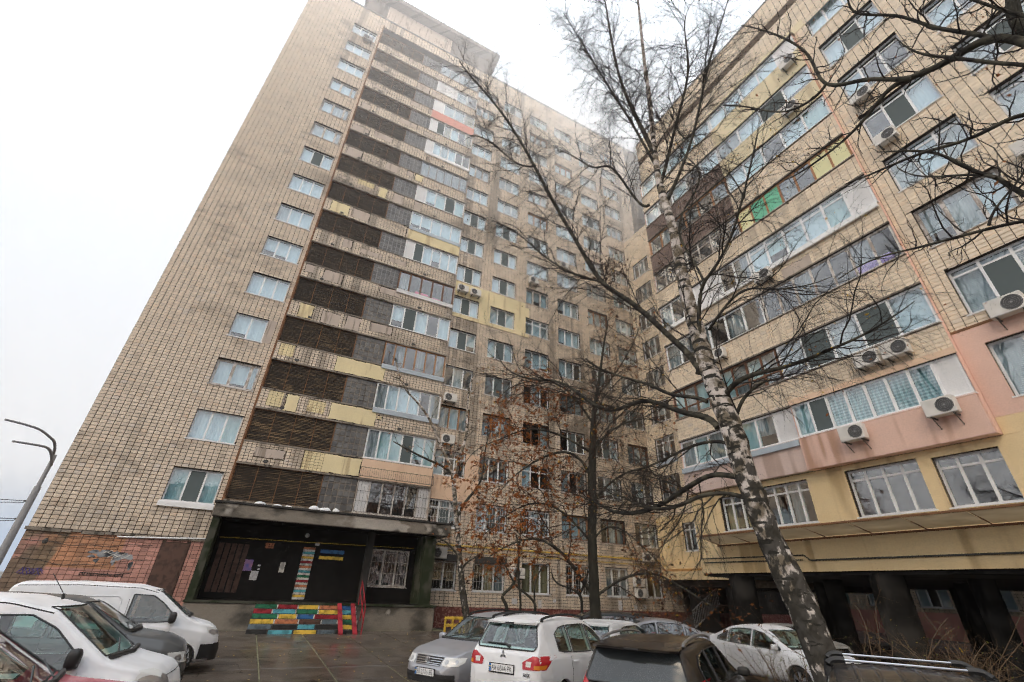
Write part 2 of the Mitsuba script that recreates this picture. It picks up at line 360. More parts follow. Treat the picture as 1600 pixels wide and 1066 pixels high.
# ------------------------------------------------------------------ windows
def window(parent, F, u0, u1, v0, v1, n=3, frame='pvc', w=-0.13, back=('curtain', None, 'curtain'), screens=(), transom=0.0, sill=True, name='window', fw=0.065, opaque={},
           merge=False, grille=False, widths=None, sillmat=None):
    key = numbered(parent + '__' + name)
    e = np.cumsum([0] + list(widths or [1] * n)); e = u0 + (u1 - u0) * e / e[-1]
    f = MB(F)
    d0, d1 = w - 0.035, w + 0.035
    f.box(u0, u1, v0, v0 + fw, d0, d1).box(u0, u1, v1 - fw, v1, d0, d1)
    f.box(u0, u0 + fw, v0 + fw, v1 - fw, d0, d1).box(u1 - fw, u1, v0 + fw, v1 - fw, d0, d1)
    for x in e[1:-1]:
        f.box(x - fw * 0.6, x + fw * 0.6, v0 + fw, v1 - fw, d0 + 0.002, d1 + 0.004)
    vt = v1 - fw if not transom else v0 + (v1 - v0) * transom
    if transom:
        for i in range(n):
            f.box(e[i] + fw * 0.61, e[i + 1] - fw * 0.61, vt - fw * 0.5, vt + fw * 0.5, d0 + 0.004, d1 - 0.003)
    scene[key] = mikit.ply(f.out(), 'mat_' + frame)
    USED.setdefault(key, 0)
    g, cur = MB(F), {}
    for i in range(n):
        a, b = e[i] + fw * 0.4, e[i + 1] - fw * 0.4
        m = g if merge else MB(F)
        if i in opaque:
            MB(F).box(a, b, v0 + fw * 0.4, v1 - fw * 0.4, w - 0.01, w + 0.012).put('panel', opaque[i], parent=key)
            continue
        t = RNG.uniform(-0.006, 0.006, 4)
        m.quad((a, v0 + fw * 0.4, w + t[0]), (b, v0 + fw * 0.4, w + t[1]), (b, v1 - fw * 0.4, w + t[2]), (a, v1 - fw * 0.4, w + t[3]))
        if not merge:
            m.put('pane', 'pane', parent=key)
        if i in screens:
            MB(F).quad((a + 0.01, v0 + fw, w + 0.03), (b - 0.01, v0 + fw, w + 0.03), (b - 0.01, vt, w + 0.03), (a + 0.01, vt, w + 0.03)).put('insect_screen', 'screen', parent=key)
        cm = back[i % len(back)]
        if cm:
            c = cur.setdefault(cm if merge else (cm, i), MB(F))
            top = v1 - 0.02; bot = v0 + 0.03 + (0.0 if RNG.random() < 0.8 else (v1 - v0) * RNG.uniform(0.15, 0.4))
            x = np.linspace(a - 0.02, b + 0.02, 14)
            ww = w - 0.16 - 0.010 * np.sin(np.arange(14) * 2.4 + i)
            c.grid(np.stack([np.stack([x, np.full(14, z), ww], 1) for z in (bot, top)]))
    if merge:
        labels[g.put('glazing', 'pane', parent=key)] = {'kind': 'stuff'}
    for cm, c in cur.items():
        ck = c.put('curtain', cm if merge else cm[0], parent=key)
        if merge and n > 1:
            labels[ck] = {'kind': 'stuff'}
    if sill:
        MB(F).box(u0 - 0.05, u1 + 0.05, v0 - 0.045, v0 - 0.002, w + 0.02, 0.07).put('sill', sillmat or ('pvc' if frame == 'pvc' else 'old_white'), parent=key)
    if grille:
        b = MB(F)
        for x in np.arange(u0 + 0.05, u1, 0.17):
            b.box(x - 0.005, x + 0.005, v0 + 0.02, v1 - 0.02, 0.0, 0.014)
        for z in np.linspace(v0 + 0.06, v1 - 0.06, 4):
            b.box(u0 + 0.02, u1 - 0.02, z - 0.008, z + 0.008, 0.015, 0.027)
        b.put('security_bars', grille, parent=key)
    return key


def room(m, u0, u1, v0, v1, w0=-0.26, w1=-1.6):
    """The dark room behind an opening: back and four sides."""
    a, b, c, d = (u0, v0), (u1, v0), (u1, v1), (u0, v1)
    m.quad((*a, w1), (*b, w1), (*c, w1), (*d, w1))
    for p, q in ((a, b), (b, c), (c, d), (d, a)):
        m.quad((*p, w0), (*q, w0), (*q, w1), (*p, w1))


def reveal(m, u0, u1, v0, v1, w0=0.02, w1=-0.26):
    a, b, c, d = (u0, v0), (u1, v0), (u1, v1), (u0, v1)
    for p, q in ((a, b), (b, c), (c, d), (d, a)):
        m.quad((*p, w0), (*q, w0), (*q, w1), (*p, w1))


def ac_unit(F, u, v, label, w=0.0, s=1.0, mat='ac_body', logo=True):
    k = thing('air_conditioner', label, 'air conditioner', 'air conditioner units on the facades')
    W, H, D = 0.80 * s, 0.54 * s, 0.30 * s
    w0 = w + 0.12
    MB(F).box(u, u + W, v, v + H, w0, w0 + D, 0.02).put('casing', mat, parent=k)
    c = np.array([u + 0.31 * W, v + H / 2])
    a = np.linspace(0, 2 * np.pi, 29)
    disc = MB(F)
    pts = np.stack([c[0] + 0.225 * s * np.cos(a), c[1] + 0.225 * s * np.sin(a), np.full(29, w0 + D + 0.004)], 1)
    disc.add(np.vstack([pts, [[c[0], c[1], w0 + D + 0.004]]]), [[i, i + 1, 29] for i in range(28)])
    disc.put('fan_grille', 'ac_grille', parent=k)
    r = MB(F)
    for rr in (0.06, 0.11, 0.16, 0.21):
        r.tube(np.stack([c[0] + rr * s * np.cos(a), c[1] + rr * s * np.sin(a), np.full(29, w0 + D + 0.012)], 1), 0.004, 4, False)
    r.tube([(c[0], c[1], w0 + D + 0.003), (c[0], c[1], w0 + D + 0.02)], 0.035 * s, 8)
    r.put('fan_guard', 'grey_metal', parent=k)
    for x in (u + 0.12, u + W - 0.12):
        b = MB(F).box(x - 0.02, x + 0.02, v - 0.045, v - 0.003, w - 0.02, w0 + D)
        b.tube([(x, v - 0.04, w0 + D - 0.05), (x, v - 0.34, w)], 0.014, 5)
        b.put('bracket', 'dark_metal', parent=k)
    return k


# ------------------------------------------------------------------ the sixteen-storey tower: facade in the plane Y = 25.27
YT = 25.27
F1 = FY(YT)
tower = thing('apartment_tower', 'sixteen-storey tan tiled apartment tower with a tall strip of dark louvred balconies', 'apartment building')
ROW = [4.93 + 2.8 * k for k in range(15)]                         # lower edge of the windows of the storeys above the ground floor
COLS = [(7.86, 9.85), (10.77, 12.80), (13.76, 15.82), (16.74, 18.80), (19.78, 21.82), (22.74, 24.72)]
BU0, BU1, BU2, BU3 = -1.90, 2.10, 3.82, 7.80                        # balcony strip: louvres, glass blocks, glazing
BROW = [5.20 + 2.8 * k for k in range(15)]                          # lower edge of the balcony openings, 1.66 m high
TOP = 48.5
rg = random.Random(11)

holes = [(-4.27, -2.26, z, z + 1.44) for z in ROW]
ground_w = [(8.42, 9.86, 1.9, 3.25), (10.87, 12.80, 1.9, 3.25), (13.94, 15.80, 1.88, 3.45), (16.93, 18.78, 1.88, 3.5), (19.95, 21.75, 1.9, 3.5), (22.78, 24.66, 1.92, 3.55)]
holes += [(a, b, z, z + 1.44) for a, b in COLS for z in ROW]
holes += ground_w
strip = (BU0, BU3, 1.2, TOP - 1.3)
wall_holes = holes + [strip]

wl = MB(F1)
for r in minus((-8.1, 40.0, 0.0, TOP), wall_holes):
    wl.quad((r[0], r[2], 0), (r[1], r[2], 0), (r[1], r[3], 0), (r[0], r[3], 0))
for h in holes:
    reveal(wl, *h)
wl.box(-8.1, 40.0, -0.5, TOP - 0.02, -16.0, -1.65)
wl.box(-8.1, -8.08, -0.5, TOP - 0.02, -1.64, -0.001)
wall = wl.put('wall', 'mortar', parent=tower)
rm = MB(F1)
for h in holes:
    room(rm, *h)
room(rm, BU0 + 0.02, BU2, 1.25, TOP - 1.35, -0.03, -1.6)
room(rm, BU2 + 0.02, BU3, 1.25, TOP - 1.35, -0.03, -1.6)
rm.put('interior', 'interior', parent=tower)
MB(F1).box(-8.2, 40.0, TOP, TOP + 0.06, -0.4, 0.12).put('parapet_cap', 'grey_metal', parent=tower)

# plaster patches on the wall (insulated by their owners)
plast = [(BU3 + 0.02, 13.7, 18.60, 21.6, 'yellow_plaster'), (13.72, 14.05, 18.6, 21.2, 'yellow_plaster'),
         (BU3 + 0.02, 10.75, 5.9, 9.15, 'peach_plaster'), (BU3 + 0.02, 10.45, 6.9, 7.2, 'peach_plaster')]
pl = {}
for i, (a, b, c, d, mt) in enumerate(plast):
    for r in minus((a, b, c, d), holes):
        pl.setdefault(mt, MB(F1)).box(r[0], r[1], r[2], r[3], -0.02, 0.06)
for mt, m in pl.items():
    m.put('insulation_panel', mt, parent=tower)
tile_holes = holes + [strip] + [p[:4] for p in plast]

near = lambda t: 1.0 / ((np.abs(t[:, 0] + 3)) ** 2 * 0.35 + 25 ** 2 + (t[:, 2] - 2) ** 2 * 1.2)
t_main = np.vstack([tiles((-8.1, BU0, 3.5, TOP), tile_holes, 0.256, 0.16, -8.1, 0.0), tiles((BU3, 26.5, 1.16, TOP), tile_holes, 0.256, 0.16, -8.1, 0.0),
                    tiles((BU0, BU3, TOP - 1.28, TOP), [], 0.256, 0.16, -8.1, 0.0)])
put_tiles(wall, t_main, 'tile', F1, near, 230, 100)
t_pink = tiles((-8.1, BU0, 0.1, 3.42), [(-3.62, -2.58, 0.0, 3.3)], 0.256, 0.16, -8.1, 0.0, 0.012, 0.010)
k = np.argsort(np.abs(t_pink[:, 2] - 2.4) + np.abs(t_pink[:, 0] + 3) * 0.2)
for i in k[:60]:
    tile_mesh(t_pink[i:i + 1], 0.02, F1, int(i)).put('tile', 'pink_tile', parent=wall)
labels[tile_mesh(t_pink[k[60:]], 0.02, F1, 5).put('painted_tile_cladding', 'pink_tile', parent=wall)] = {'kind': 'stuff', 'label': 'pink and orange painted tiles at the foot of the wall'}
# ragged ledge between the tiles and the pink foot
led = MB(F1)
x = -8.15
while x < BU0 - 0.1:
    l = rg.uniform(0.25, 0.8)
    led.box(x, min(x + l, BU0 - 0.02), 3.41 + rg.uniform(-0.03, 0.02), 3.5 + rg.uniform(-0.02, 0.03), -0.02, rg.uniform(0.05, 0.11))
    x += l + rg.uniform(0, 0.04)
led.put('broken_ledge', 'old_concrete', parent=tower)
MB(F1).tube([(-5.2, 3.36, 0.1), (-3.8, 3.42, 0.12), (-1.95, 3.52, 0.1)], 0.03, 6).put('pipe', 'pvc', parent=tower)
cb = MB(F1)
for dz, s in ((0.0, 0.06), (-0.25, 0.12), (-0.85, 0.22)):
    us = np.linspace(-8.0, -3.9, 22)
    cb.tube(np.stack([us, 3.34 + dz - s * np.sin((us + 8) * 0.9) + 0.03 * np.sin(us * 5), np.full(22, 0.04)], 1), 0.008, 4)
cb.put('cable', 'dark_metal', parent=tower)
dk = MB(F1); dk.box(-3.6, -2.6, 0.0, 3.28, -0.04, 0.05); dk.box(-3.55, -3.12, 0.1, 3.2, 0.05, 0.062); dk.box(-3.08, -2.65, 0.1, 3.2, 0.05, 0.062)
dk.put('door', 'paint_brown', parent=tower)
# plinth of red granite chips
MB(F1).box(8.2, 40, -0.4, 1.15, -0.02, 0.05).put('plinth', 'granite', parent=tower)
MB(F1).box(BU0, BU3, -0.4, 1.2, -0.3, 0.0).put('foundation', 'dark_concrete', parent=tower)

M('tag_grey', lambda p, n, uv: mix((0.03, 0.033, 0.04), (0.32, 0.33, 0.35), smoothstep(0.35, 0.65, fbm(p.x * 4, p.z * 5, 1.0, 3))), 0.7)
# graffiti on the pink foot (flat paint)
gp = MB(F1)
for (cx, cz, rx, rz) in [(-5.35, 2.75, .5, .18), (-4.85, 2.7, .35, .22), (-5.9, 2.8, .28, .1), (-4.45, 2.65, .25, .13), (-4.25, 2.3, .1, .22), (-5.7, 2.45, .12, .1), (-5.0, 2.42, .1, .16), (-5.95, 2.62, .18, .07)]:
    a = np.linspace(0, 2 * np.pi, 13)[:-1]
    rr = 1 + 0.25 * np.sin(a * 3 + cx * 9)
    gp.poly(Polygon(np.stack([cx * 0.8 - 1.0 + 0.72 * rx * rr * np.cos(a), cz * 0.85 + 0.38 + 0.72 * rz * rr * np.sin(a)], 1)), 0.0265, 0.029)
gp.put('graffiti', 'tag_grey', parent=tower)
gw = MB(F1)
for (a, b) in [((-5.6, 2.75), (-5.2, 2.9)), ((-5.3, 2.6), (-4.9, 2.85)), ((-5.0, 2.6), (-4.6, 2.8)), ((-5.5, 2.85), (-4.7, 2.6)), ((-4.7, 2.55), (-4.4, 2.75)), ((-5.1, 2.5), (-5.0, 2.9))]:
    gw.tube([(a[0] * 0.8 - 1.0, a[1] * 0.85 + 0.38, 0.031), (b[0] * 0.8 - 1.0, b[1] * 0.85 + 0.38, 0.031)], 0.012, 4)
gw.put('graffiti', 'paint_white', parent=tower)
gb = MB(F1)
x = -5.9
while x < -4.5:
    gb.tube([(x, 1.92, 0.028), (x + 0.03, 2.02 + rg.uniform(-.03, .05), 0.028), (x + rg.uniform(.03, .09), 1.92 + rg.uniform(-.03, .03), 0.028)], 0.011, 4)
    x += rg.uniform(0.05, 0.11)
gb.tube([(-5.9, 2.03, 0.028), (-4.9, 1.98, 0.028), (-4.3, 2.06, 0.028)], 0.012, 4)
gb.put('graffiti', 'paint_black', parent=tower)
M('purple_spray', (0.10, 0.07, 0.25), 0.7)
gv = MB(F1)
pts = [(-7.7 + 0.7 * (i / 24) + 0.1 * math.sin(i * 2.1), 2.0 + 0.13 * math.sin(i * 1.7) + 0.04 * math.sin(i * 5.1), 0.029) for i in range(25)]
gv.tube(pts, 0.013, 4); gv.put('graffiti', 'purple_spray', parent=tower)
lampw = MB(F1); lampw.tube([(-7.35, 3.12, 0.0), (-7.3, 3.1, 0.22)], 0.03, 6); lampw.tube([(-7.3, 3.13, 0.2), (-7.3, 3.03, 0.26), (-7.3, 2.95, 0.27)], [0.04, 0.09, 0.07], 10)
lampw.put('floodlight', 'dark_metal', parent=tower)

# windows
BK = ['curtain', 'curtain', 'blind', None, 'net_curtain', 'curtain_grey', None, 'curtain_warm']


def backs(n=3, pool=BK):
    return tuple(rg.choice(pool) for _ in range(n))


for i, z in enumerate(ROW):                                       # the single column left of the balconies
    old = i in (2, 9, 10, 11)
    scr = {0: (1,), 8: (1,), 5: ()}.get(i, ())
    window(tower, F1, -4.27, -2.26 if i != 3 else -2.66, z, z + 1.44, n=2 if i == 3 else 3, frame='old_white' if old else 'pvc', fw=0.11 if old else 0.06, screens=scr,
           back=('curtain_teal', None, 'curtain_teal') if i == 0 else ('curtain', 'curtain', 'curtain_teal') if i == 1 else backs(3, ['curtain', 'curtain', 'curtain', 'net_curtain']),
           widths=(1, 1, 0.5) if old else None, merge=i > 11)
MB(F1).box(-4.33, -2.2, ROW[0] - 0.24, ROW[0] - 0.05, 0.03, 0.16).put('window_ledge', 'pvc', parent=tower)
MB(F1).box(-2.655, -2.24, ROW[3], ROW[3] + 1.44, -0.1, 0.03).put('infill_panel', 'patch_grey', parent=tower)
for c, (a, b) in enumerate(COLS):
    for i, z in enumerate(ROW):
        r = rg.random()
        kind = 'brown_wood' if r < 0.10 else 'orange_wood' if r < 0.17 else 'old_white' if r < 0.33 else 'pvc'
        if c == 4 and i == 4: kind = 'pvc'
        bk = backs(3, [None, None, 'curtain_grey', 'curtain', 'net_curtain'] if i < 5 else ['curtain', 'curtain', 'curtain', 'net_curtain', 'blind', 'curtain', 'curtain_grey'])
        if c in (0, 1) and 4 <= i <= 8:
            bk, kind = ('curtain', 'curtain_grey', 'curtain'), 'pvc'
        window(tower, F1, a, b, z, z + 1.44, n=3, frame=kind, fw=0.10 if kind == 'old_white' else 0.06, back=bk, screens=(1,) if (rg.random() < 0.4 and kind == 'pvc') or (c < 2 and 4 <= i <= 8) else (),
               merge=(i > 5 or c > 3), transom=0.72 if (i < 3 and c in (0, 2) and kind == 'pvc') or (c == 2 and i == 5) else 0, grille='pvc' if i == 0 and c < 3 else False)
for i, h in enumerate(ground_w):
    window(tower, F1, *h, n=2 if i == 0 else 3, frame='pvc', back=[(None,), (None, 'curtain_warm', 'curtain_grey'), ('curtain_warm',), (None,), ('curtain_grey', None), ('curtain_warm', None, 'curtain_warm')][i], grille='paint_white' if i in (0, 1, 3, 4) else False)
for (a, b) in ((8.42, 9.86), (10.87, 12.80)):
    MB(F1).box(a, b, 3.27, 3.6, 0.03, 0.22).put('shutter_box', 'dark_metal', parent=tower)
M('warm_bulb', (0.9, 0.6, 0.2), 0.5)
lamp = MB(F1); lamp.box(24.15, 24.5, 3.0, 3.42, -0.42, -0.36)
lk = lamp.put('lit_lamp', 'warm_bulb', parent=tower)
scene[lk]['emitter'] = {'type': 'area', 'radiance': {'type': 'rgb', 'value': [3.2, 1.7, 0.5]}}

# gas pipe along the wall, letter sheets, small vents
gp2 = MB(F1); gp2.tube([(8.2, 4.05, 0.12), (24.5, 4.12, 0.12)], 0.035, 6); gp2.tube([(8.9, 3.78, 0.1), (24.5, 3.8, 0.1)], 0.02, 5)
gp2.put('gas_pipe', 'paint_yellow', parent=tower)
for i, (u, v, w_, h_) in enumerate([(13.3, 1.35, .33, .28), (15.0, 1.22, .22, .36), (16.0, 1.5, .2, .15), (20.8, 1.2, .28, .5), (22.0, 1.25, .3, .25), (22.7, 1.25, .35, .28)]):
    MB(F1).box(u, u + w_, v, v + h_, 0.03, 0.035).put('notice_sheet', 'paper', parent=tower)

# balcony strip: slab noses, parapets with tiles, louvres, glass blocks, glazing
FB = FY(YT - 0.18)                                                  # parapets stand a little proud of the wall
M('parapet', plaster((0.44, 0.375, 0.32), (0.15, 0.12, 0.095), 0.8, 1.5), 0.9)
br = random.Random(5)
PAR_MAT = {1: 'peach_plaster', 7: 'yellow_plaster', 12: 'salmon'}                        # parapets of the glazed part that were plastered over
for j, z in enumerate(BROW):
    p0, p1 = z - 1.13, z                                            # parapet below this opening
    if j == 0:
        p0 = z - 0.5
    P = MB(FB)
    P.box(BU0, BU3, p0, p1, -0.18, 0.0)
    par = P.put('balcony_parapet', 'parapet', parent=tower)
    s = MB(FB); s.box(BU0 - 0.02, BU3 + 0.02, p0 - 0.012, p0 + 0.07, 0.002, 0.05); s.box(BU0 - 0.02, BU3 + 0.01, p1 - 0.06, p1 + 0.01, 0.002, 0.045)
    s.put('slab_edge', 'old_concrete', parent=par)
    # damaged zones: bare concrete, yellow foam
    bare, yel = [], []
    if j:
        x = BU0 + br.uniform(0.0, 0.6)
        while x < BU2 + 0.5:
            l = br.uniform(0.5, 1.5)
            if br.random() < (0.8 if j < 9 else 0.5):
                a, b = p0 + 0.09 + (0 if br.random() < .5 else br.uniform(.1, .5)), p1 - 0.09 - (0 if br.random() < .5 else br.uniform(.1, .4))
                (yel if (j in (1, 2, 3) and br.random() < 0.65) or br.random() < 0.1 else bare).append((x, min(x + l, BU2 + 0.6), a, b))
            x += l + br.uniform(0.1, 0.9)
        if j in (1, 2, 3):
            yel.append((2.2 - 0.3 * j, BU2 + (0 if j == 1 else 0.3), p0 + 0.09, p1 - 0.09))
    gl = (BU2 + 0.02, BU3, p0 + 0.07, p1 - 0.065)
    full = j in PAR_MAT
    t = tiles((BU0 + 0.02, BU3 - 0.02, p0 + 0.08, p1 - 0.07), bare + yel + ([gl] if full else []), 0.2, 0.148, BU0, p0 + 0.08)
    labels[tile_mesh(t, 0.02, FB, 40 + j).put('tiles', 'tile', parent=par)] = {'kind': 'stuff'}
    for lst, mt, th in ((bare, 'patch_grey', 0.012), (yel, 'yellow_plaster', 0.035)):
        for q_, r in enumerate(lst):
            if mt == 'yellow_plaster' and q_ % 2 == len(lst) % 2:            # tiles painted over in yellow
                labels[tile_mesh(tiles(r, [], 0.2, 0.148, BU0, p0 + 0.08, 0.012, 0.010), 0.026, FB, 7 + j).put('painted_tiles', mt, parent=par)] = {'kind': 'stuff'}
                continue
            m = MB(FB)
            n = 14
            a = np.linspace(0, 1, n)
            e = [(r[0] + (r[1] - r[0]) * q, r[2] + br.uniform(0, .05)) for q in a] + [(r[1] - br.uniform(0, .06), r[2] + (r[3] - r[2]) * q) for q in a[1:-1:3]] + \
                [(r[1] - (r[1] - r[0]) * q, r[3] - br.uniform(0, .05)) for q in a] + [(r[0] + br.uniform(0, .06), r[3] - (r[3] - r[2]) * q) for q in a[1:-1:3]]
            pg = Polygon(e).buffer(0)
            m.poly(pg, 0.0035, th)
            m.put('bare_patch' if mt == 'patch_grey' else 'foam_patch', mt, parent=par)
    if full:
        MB(FB).box(*gl, 0.001, 0.07).put('plaster_panel', PAR_MAT[j], parent=par)
    MB(FB).box(BU0 + 0.02, BU3 - 0.02, p0 + 0.08, p1 - 0.07, 0.0002, 0.003).put('mortar_bed', 'mortar', parent=par)
    v = MB(FB)
    for u in (BU0 + 1.1, BU2 + 1.6):
        v.box(u, u + 0.2, p0 + 0.16, p0 + 0.3, 0.01, 0.05)
    v.put('drain_hole', 'dark_metal', parent=par)
    # the opening
    z0, z1 = z + 0.01, z + 1.66
    lo = MB(FB)
    pitch = 0.075 if j < 6 else 0.09
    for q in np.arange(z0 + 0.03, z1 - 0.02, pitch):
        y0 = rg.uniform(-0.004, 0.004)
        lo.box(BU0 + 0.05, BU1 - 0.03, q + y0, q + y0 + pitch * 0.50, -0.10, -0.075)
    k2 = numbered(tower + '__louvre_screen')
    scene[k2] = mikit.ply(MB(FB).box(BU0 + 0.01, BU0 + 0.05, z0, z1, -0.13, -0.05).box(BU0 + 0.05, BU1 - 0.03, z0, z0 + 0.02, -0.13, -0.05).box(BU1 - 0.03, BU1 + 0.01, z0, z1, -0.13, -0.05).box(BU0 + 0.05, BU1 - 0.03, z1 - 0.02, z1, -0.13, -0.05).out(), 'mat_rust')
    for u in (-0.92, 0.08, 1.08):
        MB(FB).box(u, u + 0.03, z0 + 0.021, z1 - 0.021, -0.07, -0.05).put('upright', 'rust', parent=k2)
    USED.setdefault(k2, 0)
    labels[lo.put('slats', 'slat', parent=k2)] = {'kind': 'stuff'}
    # glass blocks
    gk = numbered(tower + '__glass_block_panel'); USED.setdefault(gk, 0)
    fr = MB(FB)
    nb, nr = 6, 5
    du, dv = (BU2 - BU1 - 0.02) / nb, (z1 - z0) / nr
    fr.box(BU1 + 0.011, BU2 - 0.01, z0, z1, -0.13, -0.085)
    scene[gk] = mikit.ply(fr.out(), 'mat_' + ('old_concrete' if j < 5 else 'grey_metal'))
    rest = MB(FB)
    for a in range(nb):
        for b in range(nr):
            m = MB(FB) if j < 9 else rest
            u0, v0 = BU1 + 0.01 + a * du, z0 + b * dv
            m.box(u0 + 0.02, u0 + du - 0.02, v0 + 0.02, v0 + dv - 0.02, -0.084, -0.066 + br.uniform(-.004, .004), 0.01)
            if j < 9:
                m.put('glass_block', 'block_glass', parent=gk)
    if j >= 9:
        labels[rest.put('glass_blocks', 'block_glass', parent=gk)] = {'kind': 'stuff'}
    # glazing of the right part
    fl = dict(frame='pvc', n=5, back=backs(6), screens=(), w=-0.06)
    if j == 0: fl = dict(frame='old_white', n=6, w=-0.06, back=(None,), opaque={0: 'board_white', 5: 'board_white'}, grille='dark_metal')
    elif j == 1: fl.update(n=6, back=('curtain_grey', 'curtain_teal', 'curtain_teal'), screens=(3,))
    elif j == 2: fl.update(n=6, back=('curtain_grey', 'curtain', 'curtain', 'curtain', None))
    elif j == 3: fl.update(frame='orange_wood', n=6, back=(None, 'curtain_grey'))
    elif j == 4: fl.update(n=5, back=('curtain', None, 'curtain', None), screens=(1,))
    elif j == 5: fl.update(frame='brown_wood', n=5, back=('curtain_grey', None, None, None, None), fw=0.09)
    elif j == 6: fl.update(n=6, back=('curtain',), opaque={0: 'board_white'}, screens=(1,))
    elif j == 7: fl.update(n=5, back=('curtain',))
    elif j == 8: fl.update(n=5, back=('curtain_teal', 'curtain'), opaque={0: 'board_white'}, screens=(3,))
    elif j == 9: fl.update(frame='grey_metal', n=6, back=('curtain_grey',))
    elif j == 10: fl.update(n=6, opaque={0: 'board_white'})
    elif j == 11: fl.update(n=6, screens=(1,), opaque={0: 'board_white'})
    elif j == 12: fl.update(n=4, opaque={0: 'board_white'})
    elif j == 13: fl.update(n=4, opaque={0: 'board_white', 1: 'board_white'})
    else: fl.update(n=4, frame='grey_metal', back=('curtain_grey',))
    band = {2: 'blue_sill', 3: 'blue_sill', 7: 'blue_sill', 10: 'pvc', 5: 'board_white'}.get(j)
    zb = z0
    if band:
        MB(FB).box(BU2 + 0.02, BU3 - 0.005, z0 - 0.22, z0 + 0.06, 0.02, 0.11).put('sill_band', band, parent=tower)
        zb = z0 + 0.065
    window(tower, FB, BU2 + 0.02, BU3 - 0.005, zb, z1, name='balcony_glazing', sill=not band, merge=j > 6, **fl)
    if j == 5:
        MB(FB).box(BU2 + 1.3, BU2 + 2.2, z0 + 0.08, z0 + 0.4, -0.35, -0.12).box(BU2 + 2.25, BU2 + 3.1, z0 + 0.08, z0 + 0.3, -0.35, -0.13).put('stored_box', 'pink_box', parent=tower)
    if j == 0:
        r = MB(FB)
        for zz in (z1 + 0.1, z1 + 0.55):
            r.tube([(BU2, zz, 0.45), (BU3, zz, 0.45)], 0.014, 5); r.tube([(BU2, zz, 0.0), (BU2, zz, 0.45)], 0.014, 5); r.tube([(BU3, zz, 0.0), (BU3, zz, 0.45)], 0.014, 5)
        for u in np.linspace(BU2, BU3, 36):
            r.tube([(u, z1 + 0.1, 0.45), (u, z1 + 0.55, 0.45)], 0.006, 4)
        r.put('flower_rail', 'dark_metal', parent=tower)
# rusty cover strips at the sides of the balcony column
MB(FB).box(BU0 - 0.09, BU0 - 0.002, 4.9, TOP - 1.3, -0.2, 0.03).put('cover_strip', 'rust', parent=tower)
MB(FB).box(BU3 + 0.002, BU3 + 0.05, 4.2, TOP - 1.3, -0.18, 0.02).put('cover_strip', 'parapet', parent=tower)
# plant storey on the roof
ph = MB(F1)
ph.box(-3.9, 9.0, TOP + 0.07, 51.6, -7.0, -0.3)
pk = ph.put('roof_house', 'roof_concrete', parent=tower)
MB(F1).box(-4.3, 9.6, 51.6, 52.2, -7.5, 0.55).put('roof_slab', 'roof_concrete', parent=pk)
MB(F1).box(-2.0, 4.5, TOP + 0.25, 51.4, -0.29, -0.2).put('brick_panel', 'patch_grey', parent=pk)

# ------------------------------------------------------------------ entrance porch
porch = thing('entrance_porch', 'black painted entrance porch with thick concrete canopy and rainbow brick steps', 'porch')
YP = 23.35
FP = FY(YP)
dpt = YT - YP
MB(FP).box(-1.95, 8.2, -0.3, 1.165, -dpt + 0.06, 0.0, 0.03).put('platform', 'stained_concrete', parent=porch)
MB(FP).box(-1.98, 8.25, 1.168, 1.25, -dpt + 0.06, 0.05).put('platform_edge', 'moss', parent=porch)
MB(FP).box(-1.95, -1.68, 1.252, 4.27, -dpt + 0.06, -0.02).put('side_wall', 'moss', parent=porch)
MB(FP).box(7.45, 8.0, 1.252, 4.27, -dpt + 0.06, -0.25).put('side_wall', 'moss', parent=porch)
MB(FP).box(-2.0, 8.6, 4.28, 4.82, -dpt + 0.22, 0.12, 0.03).put('canopy', 'stained_concrete', parent=porch)
MB(FP).box(-2.05, 8.65, 4.823, 4.9, -dpt + 0.22, 0.18).put('canopy_roofing', 'dark_concrete', parent=porch)
bw = MB(FP)
for r in minus((-1.67, 7.44, 1.252, 4.27), [(5.2, 7.12, 1.95, 3.6)]):
    bw.box(r[0], r[1], r[2], r[3], -dpt + 0.06, -dpt + 0.2)
bw.box(-1.66, 7.43, 1.253, 1.26, -dpt + 0.2, -0.03).box(-1.66, 7.43, 4.262, 4.268, -dpt + 0.2, 0.1)
bw.put('back_wall', 'black_paint', parent=porch)
MB(FP).box(4.75, 5.05, 1.262, 4.26, -1.3, -0.9).put('pillar', 'dark_concrete', parent=porch)
window(porch, FY(YT - 0.2), 5.2, 7.12, 1.95, 3.6, n=3, frame='old_white', back=(None,), grille='paint_white', w=-0.06)
orn = MB(FY(YT - 0.2))
for u in np.linspace(5.4, 6.95, 7):
    for zz in (3.3,):
        a = np.linspace(0, 5.5, 14)
        orn.tube(np.stack([u + 0.09 * (1 - a / 7) * np.cos(a), zz + 0.09 * (1 - a / 7) * np.sin(a), np.full(14, 0.03)], 1), 0.007, 4)
orn.put('grille_scroll', 'paint_white', parent=porch)
FBK = FY(YT - 0.2)
db = MB(FBK); db.box(2.62, 3.9, 1.262, 3.45, 0.0, 0.05); db.box(2.7, 3.82, 1.3, 3.38, 0.05, 0.065); db.tube([(3.72, 2.2, 0.07), (3.72, 2.5, 0.07)], 0.02, 6)
db.put('door', 'black_paint', parent=porch)
cs = ['orange', 'white', 'teal', 'white', 'yellow', 'white', 'red', 'white', 'orange', 'white', 'teal', 'white', 'green', 'white', 'red', 'white', 'orange', 'white', 'teal', 'white', 'yellow', 'white']
zz = np.linspace(1.3, 3.46, len(cs) + 1)
for c, a, b in zip(cs[::-1], zz[:-1], zz[1:]):
    MB(FBK).box(1.98, 2.5, a + 0.004, b - 0.004, 0.0, 0.03, 0.004).put('painted_brick', 'paint_' + c, parent=porch)
